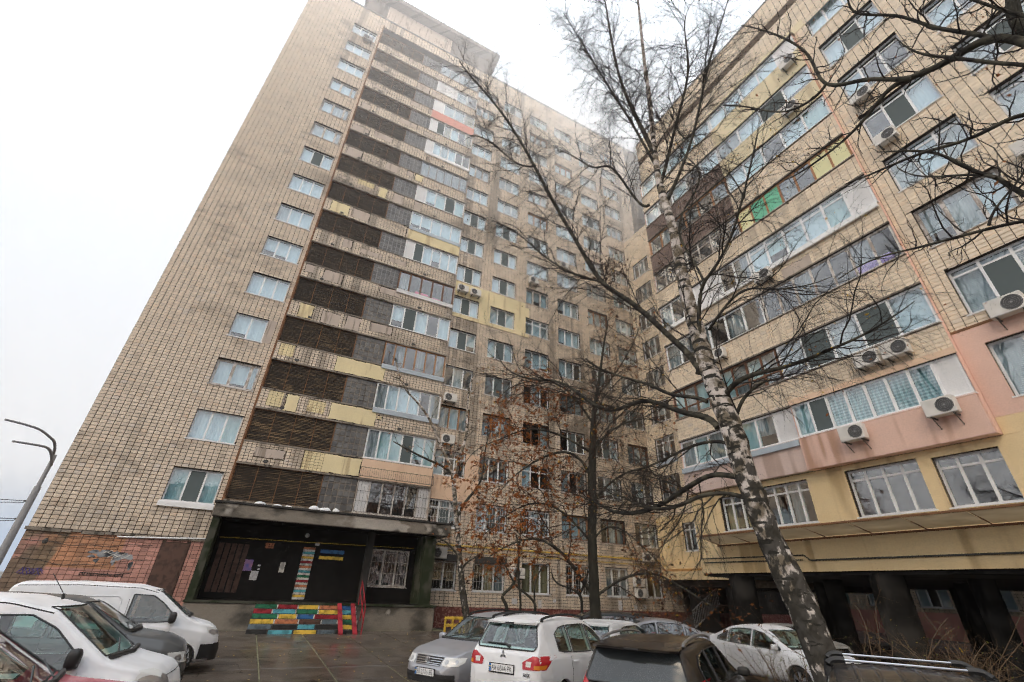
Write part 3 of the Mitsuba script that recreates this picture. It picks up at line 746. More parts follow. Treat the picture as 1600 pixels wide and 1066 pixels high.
MB(FBK).box(2.75, 3.85, 3.24, 3.4, 0.067, 0.08).put('door_stripe', 'paint_blue', parent=porch)
MB(FBK).box(2.74, 3.84, 2.98, 3.12, 0.067, 0.08).put('door_stripe', 'paint_yellow', parent=porch)
for u, v, w_, h_, mt in [(-0.35, 2.35, .38, .45, 'poster'), (0.05, 2.0, .3, .36, 'paper'), (0.25, 2.55, .12, .06, 'paper'), (0.27, 2.4, .1, .08, 'paper'), (1.15, 2.35, .22, .42, 'paint_white'), (0.33, 3.3, .36, .22, 'paint_orange'), (2.45, 3.55, .2, .14, 'paper')]:
    MB(FBK).box(u, u + w_, v, v + h_, 0.004, 0.012).put('notice', mt, parent=porch)
nt = meshkit.text_mesh('13', 0.11, 0.002); m = MB(FBK); m.add(np.asarray(nt.vertices) + [0.45, 3.36, 0.013], nt.faces); m.put('house_number', 'paint_black', parent=porch)
gd = MB(FBK)
for u in np.linspace(-1.5, -0.5, 5):
    gd.box(u, u + 0.2, 1.5, 3.4, 0.0, 0.02)
gd.put('panel', 'paint_brown', parent=porch)
MB(FBK).tube([(-1.6, 3.62, 0.06), (2.0, 3.66, 0.06), (7.3, 3.74, 0.06)], 0.014, 5).put('gas_pipe', 'paint_yellow', parent=porch)
lm = MB(FBK); a = trimesh.creation.icosphere(2, 0.1); lm.add(np.asarray(a.vertices) * [1, 1, .6] + [2.0, 3.95, 0.05], a.faces); lm.put('ceiling_lamp', 'paper', smooth=True, parent=porch)
# steps: risers of painted bricks
rows = ['green red yellow orange blue', 'red teal green yellow teal', 'green yellow blue red yellow', 'yellow orange brown steel green', 'steel black teal black yellow', 'black teal yellow steel black']
NS = len(rows)
gz = float(ground_z(22.0)) - 0.03
for i, row in enumerate(rows):
    zt = 1.165 - (1.165 - gz) * i / NS
    zb = 1.165 - (1.165 - gz) * (i + 1) / NS
    w1 = 0.02 + 0.26 * i
    MB(FP).box(0.55 - 0.02 * i, 4.55, zb + 0.002, zt - 0.002, 0.001 if i == 0 else 0.02 + 0.26 * (i - 1), w1).put('step', 'dark_concrete', parent=porch)
    r2 = random.Random(20 + i)
    cols = row.split()
    e = np.cumsum([0] + [r2.uniform(.8, 1.2) for _ in cols]); e = 0.55 - 0.02 * i + (4.0 + 0.02 * i) * e / e[-1]
    for c, a, b in zip(cols, e[:-1], e[1:]):
        if i < 4:
            MB(FP).box(b - 0.05, b - 0.004, zb + 0.008, zt - 0.006, w1, w1 + 0.012).put('painted_joint', 'paint_white', parent=porch)
        MB(FP).box(a + 0.004, b - 0.054, zb + 0.006, zt - 0.004, w1, w1 + 0.014, 0.004).put('painted_brick', 'paint_' + c, parent=porch)
rl = MB(FP)
for u in (3.72, 4.28):                                                # two pram ramps of red channel steel
    v = [(u, gz + 0.02, 1.66), (u + 0.18, gz + 0.02, 1.66), (u + 0.18, 1.21, 0.1), (u, 1.21, 0.1)]
    v += [(a, b + 0.05, c) for a, b, c in v]
    rl.add(v, [[0, 1, 2, 3], [4, 7, 6, 5], [0, 4, 5, 1], [2, 6, 7, 3], [0, 3, 7, 4], [1, 5, 6, 2]])
rl.put('pram_ramp', 'paint_red', parent=porch)
hr = MB(FP)
for q in ((4.62, 0.04, 1.2), (4.62, 0.95, 0.66), (4.62, 1.6, 0.22)):
    hr.tube([(q[0], q[2], q[1]), (q[0], q[2] + 0.95, q[1])], 0.025, 6)
for dz in (0.5, 0.95):
    hr.tube([(4.62, 1.2 + dz, 0.0), (4.62, 0.66 + dz, 0.95), (4.62, 0.22 + dz, 1.6)], 0.022, 6)
hr.put('handrail', 'paint_red', parent=porch)
# torn white bags lying on the canopy
for i, (u, v, w_, h_) in enumerate([(-0.35, 4.9, .42, .10), (0.35, 4.9, .36, .07), (0.8, 4.9, .3, .06), (1.9, 4.9, .45, .17), (2.35, 4.9, .5, .12), (2.85, 4.9, .3, .14)]):
    ic = trimesh.creation.icosphere(3, 1.0)
    v3 = np.asarray(ic.vertices); v3 = v3 * (0.75 + 0.6 * meshkit.fbm(v3 * 2.2 + i * 7, 3))[:, None]
    v3[:, 1] = np.maximum(v3[:, 1], -0.2)
    m = MB(FP); m.add(v3 * [w_ / 2, h_, .16] + [u, v + .02, 0.0 - 0.05 * i % 0.2], ic.faces)
    k3 = m.put('snow_white_bag', 'snow_bag', smooth=True)
    labels[k3] = {'label': ['flattish white plastic bag at the left end of the row on the porch canopy', 'low white plastic bag second from the left on the porch canopy', 'smallest white plastic bag, third from left on the canopy', 'tall crumpled white bag below the glass blocks on the canopy', 'wide crumpled white bag, second from right on the canopy', 'white bag at the right end of the row on the canopy'][i], 'category': 'bag', 'group': 'white bags lying on the porch canopy'}

# ------------------------------------------------------------------ the right-hand block on stilts: facade in the plane X = 18.3
XR, XB, XL = 18.3, 18.05, 24.75
FR, FRB, FL = FX(XR), FX(XB), FX(XL)
block = thing('apartment_block_on_stilts', 'tan tiled apartment block standing on concrete piers, with long glazed balconies and cream first storey', 'apartment building')
RT, U0, UE = 32.7, -14.0, 16.1
SILL = [7.65, 10.2, 13.1, 15.75, 18.5, 21.4, 24.0, 26.8]
GTOP = [8.98, 11.75, 14.6, 17.28, 19.87, 22.75, 25.3, 28.1]
rr = random.Random(3)
yw = [(13.0, 14.5, 4.62, 6.05, 3), (10.35, 12.42, 4.62, 6.17, 4), (6.72, 8.95, 4.62, 6.2, 4), (4.72, 6.34, 4.62, 6.12, 3), (1.2, 3.4, 4.62, 6.12, 3), (-2.4, -0.2, 4.62, 6.12, 3)]
colA = [(a, b, 7.37 + 2.8 * k, 9.14 + 2.8 * k) for k in range(8) for a, b in ((1.52, 3.87), (-1.85, 0.62), (-5.4, -3.2))]
bays = [(4.5, UE, 6.4, 28.15)]
rh = [h[:4] for h in yw] + colA
w2 = MB(FR)
slot = [(-6.0, UE, 30.35, 30.95)]
for r in minus((U0, UE, 2.96, RT), rh + bays + slot):
    w2.quad((r[0], r[2], 0), (r[1], r[2], 0), (r[1], r[3], 0), (r[0], r[3], 0))
for h in rh:
    reveal(w2, *h)
sl = MB(FR); reveal(sl, *slot[0], 0.0, -0.7); room(sl, *slot[0], 0.0, -0.7); sl.put('roof_slot', 'parapet', parent=block)
w2.box(U0, UE, 2.955, RT - 0.02, -16.0, -1.65)
w2.box(UE - 0.02, UE - 0.001, 2.96, RT - 0.02, -1.64, -0.001)
wall_r = w2.put('wall', 'mortar', parent=block)
r2 = MB(FR)
for h in rh:
    room(r2, *h)
room(r2, 4.52, UE - 0.03, 6.42, 28.1, 0.02, -1.6)
r2.put('interior', 'interior', parent=block)
MB(FR).box(U0, UE, RT, RT + 0.05, -0.4, 0.08).put('parapet_cap', 'grey_metal', parent=block)
# cream and rose plaster
pz = {}
for bnds, mt in (((U0, UE, 2.97, 6.38), 'cream_plaster'), ((U0, 4.48, 6.385, 6.9), 'cream_plaster'), ((U0, 4.48, 6.905, 9.72), 'rose_plaster'), ((3.9, 9.9, 28.2, 28.75), 'pale_yellow')):
    for r in minus(bnds, rh):
        pz.setdefault(mt, MB(FR)).box(r[0], r[1], r[2], r[3], -0.02, 0.05)
for mt, m in pz.items():
    m.put('plaster_cladding', mt, parent=block)
MB(FR).box(U0, 4.49, 9.722, 9.80, 0.0, 0.07).put('cladding_trim', 'rust', parent=block)
tr = np.vstack([tiles((U0, UE, 28.2, RT), slot + [(3.9, 9.9, 28.2, 28.75)], 0.29, 0.15, 0, 0, 0.017, 0.011), tiles((U0, 4.48, 9.8, 28.2), rh, 0.29, 0.15, 0, 0, 0.017, 0.011)])
put_tiles(wall_r, tr, 'tile_r', FR, lambda t: 1.0 / ((t[:, 0] - 3.5) ** 2 + 18 ** 2 + (t[:, 2] - 9) ** 2 * 1.6 + np.where(t[:, 0] < 0.5, 1e4, 0)), 150, 300)
# windows of the cream storey and of the right-hand columns
for i, (a, b, c, d, n) in enumerate(yw):
    window(block, FR, a, b, c, d, n=n, transom=0.78, back=[('curtain_warm', None, 'curtain_warm'), (None, 'curtain_grey', None), (None,), (None,), (None,), (None,)][i], frame='pvc', w=-0.2)
for i, h in enumerate(colA):
    k = i // 3
    old = (k == 2 and i % 3 == 0) or (k == 6 and i % 3 == 1)
    window(block, FR, *h, n=3, frame='old_white' if old else 'pvc', fw=0.10 if old else 0.065, w=-0.17, back=backs(3, ['curtain', 'curtain', None, 'net_curtain', 'blind']) if k != 0 else ('blind', 'curtain_teal'),
           screens=() if old else (1,) if k in (0, 1, 4, 6) else (), transom=0.0 if k in (0, 2) else 0.84, merge=k > 5)
# balconies
PB = {0: 'rose_plaster', 6: 'pale_yellow', 7: 'pale_yellow'}
PC = {0: 'mauve_plaster', 5: 'corrugated', 6: 'corrugated'}
BST = {0: dict(n=8, back=('checked_curtain',) * 7 + ('curtain_teal',), opaque={0: 'board_white'}, screens=(6,)), 1: dict(n=5, back=('curtain', None, 'net_curtain', 'curtain', 'blind'), screens=(1, 3)),
       2: dict(n=7, back=(None, 'curtain_grey', None), frame='old_white'), 3: dict(n=6, transom=0.8, back=('curtain', 'curtain_teal', 'curtain'), opaque={0: 'board_white'}),
       4: dict(n=7, frame='orange_wood', back=(None, 'curtain_grey'), opaque={0: 'lemon_panel', 1: 'lemon_panel', 4: 'green_panel', 5: 'green_panel', 6: 'lemon_panel'}),
       5: dict(n=5, back=('curtain_teal', 'curtain', None)), 6: dict(n=4, back=('curtain', 'curtain_grey'), screens=(1,)), 7: dict(n=5, back=('curtain',), opaque={0: 'board_white'})}
CST = {0: dict(n=7, back=('curtain_grey', 'curtain_grey', 'curtain_teal'), opaque={0: 'board_white'}), 1: dict(n=8, frame='brown_wood', transom=0.32, back=('curtain_grey', 'curtain_teal')),
       2: dict(n=6, back=(None, 'curtain_grey')), 3: dict(n=7, back=('curtain_grey', None), opaque={2: 'board_white', 3: 'board_white'}), 4: dict(n=7, frame='old_white', transom=0.7, back=(None,), fw=0.05),
       5: dict(n=6, frame='orange_wood', back=('curtain_grey', None)), 6: dict(n=5, back=('curtain', None)), 7: dict(n=5, back=('curtain', 'curtain_teal'))}
for f in range(8):
    for (a, b, st, pm, bay) in ((4.5, 10.0, BST[f], PB.get(f), 'B'), (10.0, UE, CST[f], PC.get(f), 'C')):
        p0 = 6.4 if f == 0 else GTOP[f - 1] + 0.03
        p1 = SILL[f]
        Fb = FRB if not (f == 0 and bay == 'B') else FX(XB - 0.12)
        par = MB(Fb).box(a + 0.01, b - 0.01, p0, p1, -0.25 if f else -0.36, 0.0).put('balcony_parapet', PB.get(f, 'parapet') if bay == 'B' else 'parapet', parent=block)
        edge = MB(Fb); edge.box(a, b, p0 - 0.01, p0 + 0.06, 0.001, 0.05); edge.box(a, b, p1 - 0.05, p1 + 0.005, 0.001, 0.07)
        edge.put('slab_edge', 'old_concrete' if pm in (None, 'corrugated') else pm, parent=par)
        if pm:
            m = MB(Fb)
            if pm == 'corrugated':
                u = np.linspace(a + 0.02, b - 0.02, 140)
                m.grid(np.stack([np.stack([u, np.full(140, z), 0.03 + 0.014 * np.sin(u * 42)], 1) for z in (p0 + 0.06, p1 - 0.05)]))
            else:
                m.box(a + 0.01, b - 0.01, p0 + 0.005, p1 - 0.055, 0.001, 0.06)
            m.put('corrugated_sheet' if pm == 'corrugated' else 'plaster_panel', pm, parent=par)
        else:
            hol = [(7.4, 8.7, p0, p0 + 0.6)] if f == 3 and bay == 'B' else []
            t = tiles((a + 0.01, b - 0.01, p0 + 0.065, p1 - 0.06), hol, 0.29, 0.15, 0, p0 + 0.065, 0.017, 0.011)
            if f in (1, 2) and bay == 'B':
                kk = 75
                for i in range(kk):
                    tile_mesh(t[i:i + 1], 0.02, Fb, i).put('tile', 'tile_r', parent=par)
                t = t[kk:]
            labels[tile_mesh(t, 0.02, Fb, 60 + f).put('tiles', 'tile_r', parent=par)] = {'kind': 'stuff'}
            if hol:
                MB(Fb).box(7.4, 8.7, p0 + 0.07, p0 + 0.6, 0.0, 0.012).put('bare_patch', 'patch_grey', parent=par)
        d = dict(frame='pvc', w=-0.07, name='balcony_glazing', merge=f > 4, fw=0.07)
        d.update(st)
        zt = GTOP[f]
        window(block, Fb, a + 0.03, b - 0.03, p1 + 0.01, zt, **d)
        if f in (3,) or (bay == 'C' and f in (0, 3)):
            MB(Fb).box(a + 0.03, b - 0.03, p1 - 0.28, p1 - 0.055, 0.065, 0.16).put('sill_band', 'pvc' if f == 3 else 'blue_sill', parent=block)
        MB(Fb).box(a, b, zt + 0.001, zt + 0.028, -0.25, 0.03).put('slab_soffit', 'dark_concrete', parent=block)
MB(FX(XB - 0.12)).box(4.5, 10.0, 8.99, 9.2, 0.0, 0.06).put('header_board', 'peach_plaster', parent=block)
MB(FRB).box(4.9, 6.2, SILL[2] + 0.1, SILL[2] + 0.5, -0.45, -0.15, 0.05).put('stored_bundle', 'purple', parent=block)
MB(FR).box(4.42, UE, 28.12, 28.2, -0.02, 0.3).put('eaves_slab', 'old_concrete', parent=block)
ck_ = MB(FR); ck_.box(4.494, 4.507, 9.0, 28.15, -0.3, 0.245).box(4.49, 4.507, 6.4, 9.0, -0.3, 0.365).box(9.99, 10.0, 6.4, 9.0, 0.2, 0.36).box(UE - 0.012, UE, 6.4, 28.15, -0.3, 0.245)
ck_.put('balcony_cheek', 'rose_plaster', parent=block)
# glass canopy above the cream band
M('dirty_glass', lambda p, n, uv: mix((0.40, 0.34, 0.25), (0.62, 0.56, 0.45), fbm(p.y * 1.6, p.x * 3, 1.0, 4)), 0.5)
scene['mat_dirty_glass'] = {'type': 'principledthin', 'base_color': proc(lambda p, n, uv: mix((0.46, 0.40, 0.31), (0.72, 0.66, 0.55), fbm(p.y * 1.6, p.x * 3, 1.0, 4))), 'roughness': 0.5, 'diff_trans': 1.5, 'eta': 1.5}
can = MB(FR)
can.box(U0, 15.0, 4.02, 4.08, 0.05, 0.10).box(U0, 15.0, 4.30, 4.36, 1.35, 1.40)
cu = list(np.arange(-13.0, 15.2, 1.55))
for u in cu:
    can.tube([(u, 4.085, 0.08), (u, 4.335, 1.36)], 0.025, 4)
ck = can.put('canopy_frame', 'rust', parent=block)
for a, b in zip(cu[:-1], cu[1:]):
    v = [(q, 4.10 + 0.195 * ww + dz, 0.1 + 1.24 * ww) for dz in (0.0, 0.012) for q, ww in ((a + 0.03, 0), (b - 0.03, 0), (b - 0.03, 1), (a + 0.03, 1))]
    MB(FR).add(v, [[0, 1, 2, 3], [4, 7, 6, 5], [0, 4, 5, 1], [1, 5, 6, 2], [2, 6, 7, 3], [3, 7, 4, 0]]).put('canopy_pane', 'dirty_glass', parent=ck)
gp3 = MB(FR)
gp3.tube([(-13, 3.32, 0.1), (11.0, 3.34, 0.1)], 0.028, 6); gp3.tube([(11.0, 3.34, 0.1), (11.2, 3.52, 0.1), (16.0, 3.56, 0.1)], 0.022, 6); gp3.tube([(11.3, 3.36, 0.1), (15.9, 3.4, 0.1)], 0.022, 6)
gp3.put('pipe', 'dark_metal', parent=block)
# link to the tower
lh = [(22.5, 24.4, z, z + 1.65) for z in [7.95 + 2.8 * k for k in range(8)]] + [(21.5, 22.85, 4.62, 6.33)]
w3 = MB(FL)
for r in minus((UE, YT - 0.03, 2.6, RT), lh):
    w3.quad((r[0], r[2], 0), (r[1], r[2], 0), (r[1], r[3], 0), (r[0], r[3], 0))
for h in lh:
    reveal(w3, *h)
w3.box(UE, YT - 0.03, 2.6, RT, -9.0, -1.65)
wl3 = w3.put('link_wall', 'mortar', parent=block)
r3 = MB(FL)
for h in lh:
    room(r3, *h)
r3.put('interior', 'interior', parent=block)
labels[tile_mesh(tiles((UE, YT - 0.03, 6.9, RT), lh, 0.29, 0.15, 0, 0, 0.017, 0.011), 0.02, FL, 9).put('tiles', 'tile_r', parent=wl3)] = {'kind': 'stuff'}
m = MB(FL)
for r in minus((UE, YT - 0.05, 2.98, 6.88), lh):
    m.box(*r, -0.01, 0.04)
m.box(UE, 24.6, 2.98, 3.45, 0.041, 0.5).box(UE, 24.7, 3.6, 3.9, 0.041, 0.25)
m.put('plaster_cladding', 'cream_plaster', parent=block)
for i, h in enumerate(lh):
    window(block, FL, *h, n=3, frame='pvc' if i % 3 else 'old_white', back=(None, 'curtain_grey', None), transom=0.75 if i in (1, 8) else 0, merge=True)
MB(FL).box(22.4, 24.5, 10.38, 10.72, 0.02, 0.06).put('sill_band', 'blue_sill', parent=block)
# piers
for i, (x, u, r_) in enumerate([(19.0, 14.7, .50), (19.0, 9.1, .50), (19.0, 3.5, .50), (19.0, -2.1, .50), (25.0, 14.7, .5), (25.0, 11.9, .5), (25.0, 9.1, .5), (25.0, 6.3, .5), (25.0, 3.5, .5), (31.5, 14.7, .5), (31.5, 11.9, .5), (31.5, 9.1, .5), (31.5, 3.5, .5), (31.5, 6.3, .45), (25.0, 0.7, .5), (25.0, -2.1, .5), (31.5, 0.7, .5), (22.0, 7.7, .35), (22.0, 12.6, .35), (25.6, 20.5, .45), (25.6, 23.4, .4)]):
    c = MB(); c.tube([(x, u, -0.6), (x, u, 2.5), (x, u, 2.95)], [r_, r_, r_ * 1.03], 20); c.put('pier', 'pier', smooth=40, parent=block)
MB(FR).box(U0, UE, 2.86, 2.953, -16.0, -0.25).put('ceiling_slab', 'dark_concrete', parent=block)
MB(FR).box(3.0, 3.9, -0.5, 2.79, -15.0, -9.0).box(-12.0, -4.0, -0.5, 2.79, -15.5, -2.0).put('stair_core', 'dark_concrete', parent=block)

for (X, px, lab, s) in [
    (17.92, (7.55, 6.98), 'left one of two cream air conditioners on the rose balcony parapet, rust streak below', 1.0), (17.92, (4.95, 7.12), 'right one of two cream air conditioners on the rose balcony parapet, below white windows', 1.0),
    (XB, (6.35, 9.42), 'air conditioner on the tiled parapet just above the rose balcony, left of a pair', 1.0), (XB, (5.45, 9.42), 'air conditioner on the tiled parapet just above the rose balcony, right of a pair', 1.0),
    (XR, (2.55, 9.62), 'big white air conditioner under the screened window above the rose wall', 1.05), (XB, (12.2, 12.25), 'air conditioner under white balcony windows beside the birch trunk', 1.0),
    (XB, (9.0, 15.0), 'air conditioner with dark fan under the long white balcony two storeys below the green panels', 1.0), (XR, (3.0, 18.0), 'air conditioner under a right-hand window, fifth storey up of the block on stilts', .95),
    (XR, (3.0, 20.8), 'air conditioner under a right-hand window, sixth storey up of the block on stilts', .95), (XB, (5.4, 23.0), 'air conditioner hung on the yellow balcony band near the roof, lower of two', .95), (XB, (4.7, 25.9), 'air conditioner hung on the yellow balcony band near the roof, upper of two', .95),
        (XR, (0.2, 14.3), 'air conditioner at the right edge behind overhanging branches', 1.0)]:
    ac_unit(FX(X), px[0], px[1], lab, w=0.03, s=s)
for (u, v, lab) in [(8.0, 20.62, 'left of two air conditioners side by side above the yellow plaster of the tower'), (9.0, 20.62, 'right of two air conditioners side by side above the yellow plaster of the tower'), (7.95, 12.15, 'air conditioner under a tower window behind the thin birch, upper one'),
                    (8.1, 9.5, 'air conditioner under a tower window behind the thin birch, lower one'), (8.3, 3.35, 'boxed air conditioner on the wall right of the porch canopy'), (13.1, 2.6, 'pale air conditioner beside the yellow-curtained ground floor window'),
                    (22.0, 2.5, 'upper of two air conditioners beside the lit orange window'), (22.05, 1.88, 'lower of two air conditioners beside the lit orange window'), (-3.2, 43.55, 'lone dark air conditioner under the topmost window of the left column'), (23.0, 5.3 - 1.3, 'small air conditioner under the first storey window at the inner corner'),
                    (13.9, 23.6, 'air conditioner on the tower near the birch crown, lower of two'), (16.9, 26.4, 'air conditioner on the tower near the birch crown, upper of two'), (10.9, 37.7, 'high air conditioner on the tower in the fog')]:
    ac_unit(F1, u, v, lab, w=0.02, mat='grey_metal' if v > 40 else 'ac_body')

# far building of the next courtyard, seen between the piers
yard = thing('courtyard_building', 'far tiled building with a pink foot seen between the piers', 'building')
FYB = FX(43.0)
yh = [(u, u + 1.9, 2.0, 3.7) for u in np.arange(-6, 36, 3.3)]
w4 = MB(FYB)
for r in minus((-10, 40, -0.5, 12), yh):
    w4.quad((r[0], r[2], 0), (r[1], r[2], 0), (r[1], r[3], 0), (r[0], r[3], 0))
for h in yh:
    reveal(w4, *h)
w4.box(-10, 40, -0.5, 12, -10, -1.65)
wy = w4.put('wall', 'mortar', parent=yard)
rm4 = MB(FYB)
for h in yh: room(rm4, *h)
rm4.put('interior', 'interior', parent=yard)
labels[tile_mesh(tiles((-10, 40, 1.7, 12), yh, 0.29, 0.17, 0, 0), 0.02, FYB, 4).put('tiles', 'tile_r', parent=wy)] = {'kind': 'stuff'}
MB(FYB).box(-10, 40, -0.5, 1.7, 0.0, 0.06).put('plinth', 'pink_tile' if False else 'salmon', parent=yard)
for h in yh:
    window(yard, FYB, *h, n=3, back=('curtain', None, 'curtain'), merge=True)

# ------------------------------------------------------------------ ground
g = MB()
ys = np.array([-300.0, -60, 0, 6, 12, 18, 23.5, 40, 90, 300]); xs = np.array([-300.0, -40, -8, 0, 8.8, 17, 40, 300])
G = np.array([[(x, y, ground_z(y) - 0.03) for x in xs] for y in ys]).transpose(1, 0, 2)
g.grid(G)
k = g.put('ground', 'asphalt'); labels[k] = {'label': 'wet dark asphalt of the yard and the land around', 'kind': 'structure'}
pav = 'paving'; USED[pav] = 0
M('joint', lambda p, n, uv: mix((0.05, 0.06, 0.025), (0.20, 0.18, 0.12), fbm(p.x * 3, p.y * 3, 1.0, 3)), 0.95)
b = MB(); b.grid(np.array([[(x, y, ground_z(y) - 0.028) for x in (-9.0, 8.8)] for y in (5.0, 23.5, 25.2)]).transpose(1, 0, 2))
scene[pav] = mikit.ply(b.out(), 'mat_joint'); labels[pav] = {'label': 'wet concrete slab paving in front of the porch', 'kind': 'structure'}
ps = random.Random(8)
SX, SY = 1.62, 1.62
for i, x in enumerate(np.arange(-8.9, 8.7, SX)):
    for j, y in enumerate(np.arange(5.2, 25.0, SY)):
        if y > 22.0 and -2 < x < 8.2 and y > 23.0:
            continue
        z = float(ground_z(y + SY / 2)) + ps.uniform(-0.004, 0.004)
        m = MB()
        x0, x1, y0, y1 = x + 0.02, x + SX - 0.022, y + 0.012, min(y + SY - 0.014, 25.2)
        tl = ps.uniform(-0.006, 0.006)
        c = 0.012
        dzy = lambda yy: float(ground_z(yy)) - float(ground_z(y + SY / 2))
        top = [(x0 + c, y0 + c, z + tl + dzy(y0)), (x1 - c, y0 + c, z - tl + dzy(y0)), (x1 - c, y1 - c, z - tl + dzy(y1)), (x0 + c, y1 - c, z + tl + dzy(y1))]
        bot = [(x0, y0, z - 0.08), (x1, y0, z - 0.08), (x1, y1, z - 0.08), (x0, y1, z - 0.08)]
        mid = [(a[0], a[1], t_[2] - 0.012) for a, t_ in zip(bot, top)]
        m.add(top + mid + bot, [[0, 1, 2, 3], [4, 5, 1, 0], [5, 6, 2, 1], [6, 7, 3, 2], [7, 4, 0, 3], [8, 9, 5, 4], [9, 10, 6, 5], [10, 11, 7, 6], [11, 8, 4, 7]])
        m.put('slab', f'slab_{ps.randrange(3)}', parent=pav)
lawn = MB(); n = 40
gx, gy = np.linspace(9.0, 17.2, n), np.linspace(-12.0, 8.0, n)
P = np.array([[(x, y, 0) for y in gy] for x in gx])
P[..., 2] = ground_z(P[..., 1]) + 0.05 + 0.10 * meshkit.fbm(P * [0.9, 0.9, 1], 3)
lawn.grid(P); k = lawn.put('planting_bed', 'soil'); labels[k] = {'label': 'bare soil bed with shrubs beside the parked cars', 'kind': 'structure'}
kb = MB()
for y in np.arange(-12, 8, 1.0):
    kb.box(8.85, 8.99, y + 0.01, y + 0.99, float(ground_z(y)) - 0.1, float(ground_z(y)) + 0.13, 0.012)
for x in np.arange(9.0, 17, 1.0):
    kb.box(x + 0.01, x + 0.99, 8.0, 8.14, float(ground_z(8)) - 0.1, float(ground_z(8)) + 0.13, 0.012)
k = kb.put('kerb', 'concrete'); labels[k] = {'label': 'concrete kerb round the soil bed', 'kind': 'structure'}
# ------------------------------------------------------------------ cars
def paint(name, c, rough=0.25, coat=0.8, dirt=0.35, metal=0.0):
    M('car_' + name, lambda p, n, uv: mix(mi.Color3f(*c), mi.Color3f(0.10, 0.085, 0.07), dirt * (smoothstep(0.45, 0.8, fbm(p.x * 2.5 + p.y, p.z * 2.5 - p.y, p.y * 2.0, 4)) * 0.5 + smoothstep(0.75, 0.2, p.z) * 0.5)),
      rough, metal=metal, clearcoat=coat, clearcoat_gloss=0.9)


paint('white', (0.72, 0.73, 0.75), 0.2, 1.0, dirt=0.3); paint('silver', (0.36, 0.37, 0.40), 0.32, metal=0.45); paint('dark_grey', (0.075, 0.08, 0.085), 0.25); paint('black', (0.014, 0.013, 0.014), 0.2)
paint('brown', (0.013, 0.010, 0.0095), 0.2, dirt=0.12); paint('red', (0.32, 0.02, 0.04), 0.2); paint('pale', (0.60, 0.62, 0.64))
M('car_glass', lambda p, n, uv: mix((0.006, 0.010, 0.010), (0.016, 0.028, 0.026), fbm(p.x * 2, p.y * 2, p.z * 2, 3)), lambda p, n, uv: 0.03 + 0.16 * smoothstep(0.5, 0.8, fbm(p.x * 5, p.y * 5, p.z * 5, 4)), spec=0.28)
M('car_glass_wet', lambda p, n, uv: mix((0.01, 0.014, 0.016), (0.11, 0.12, 0.13), 0.25 + 0.5 * smoothstep(0.6, 0.85, noise(p.x * 190, p.y * 190, p.z * 190)) * smoothstep(0.4, 0.6, fbm(p.x * 3, p.y * 3, p.z * 3, 4))), 0.10, spec=0.8)
M('trim', (0.018, 0.018, 0.019), 0.5)
M('lining', (0.030, 0.030, 0.030), 0.9)
M('seat_cloth', (0.05, 0.05, 0.052), 0.95)
scene['mat_car_pane'] = {'type': 'thindielectric', 'int_ior': 1.75, 'specular_transmittance': {'type': 'rgb', 'value': [0.62, 0.80, 0.76]}}
M('seam', (0.02, 0.02, 0.02), 0.8)
M('tyre', lambda p, n, uv: mix((0.012, 0.012, 0.012), (0.03, 0.028, 0.025), fbm(p.x * 9, p.y * 9, p.z * 9, 3)), 0.85)
M('alloy', (0.42, 0.43, 0.45), 0.3, metal=0.8)
M('chrome', (0.62, 0.63, 0.65), 0.12, metal=1.0)
M('head_lamp', (0.60, 0.61, 0.60), 0.08, clearcoat=1.0, spec=0.8)
M('lens', (0.42, 0.42, 0.43), 0.2, metal=0.7)
M('lamp_red', (0.42, 0.012, 0.02), 0.08, clearcoat=1.0)
M('lamp_orange', (0.62, 0.20, 0.02), 0.08, clearcoat=1.0)
M('lamp_clear', (0.62, 0.60, 0.58), 0.08, clearcoat=1.0)
M('plate', (0.72, 0.73, 0.74), 0.4)
M('plate_text', (0.015, 0.015, 0.02), 0.5)
M('plate_blue', (0.03, 0.14, 0.42), 0.4)
M('plate_yellow', (0.75, 0.55, 0.05), 0.4)


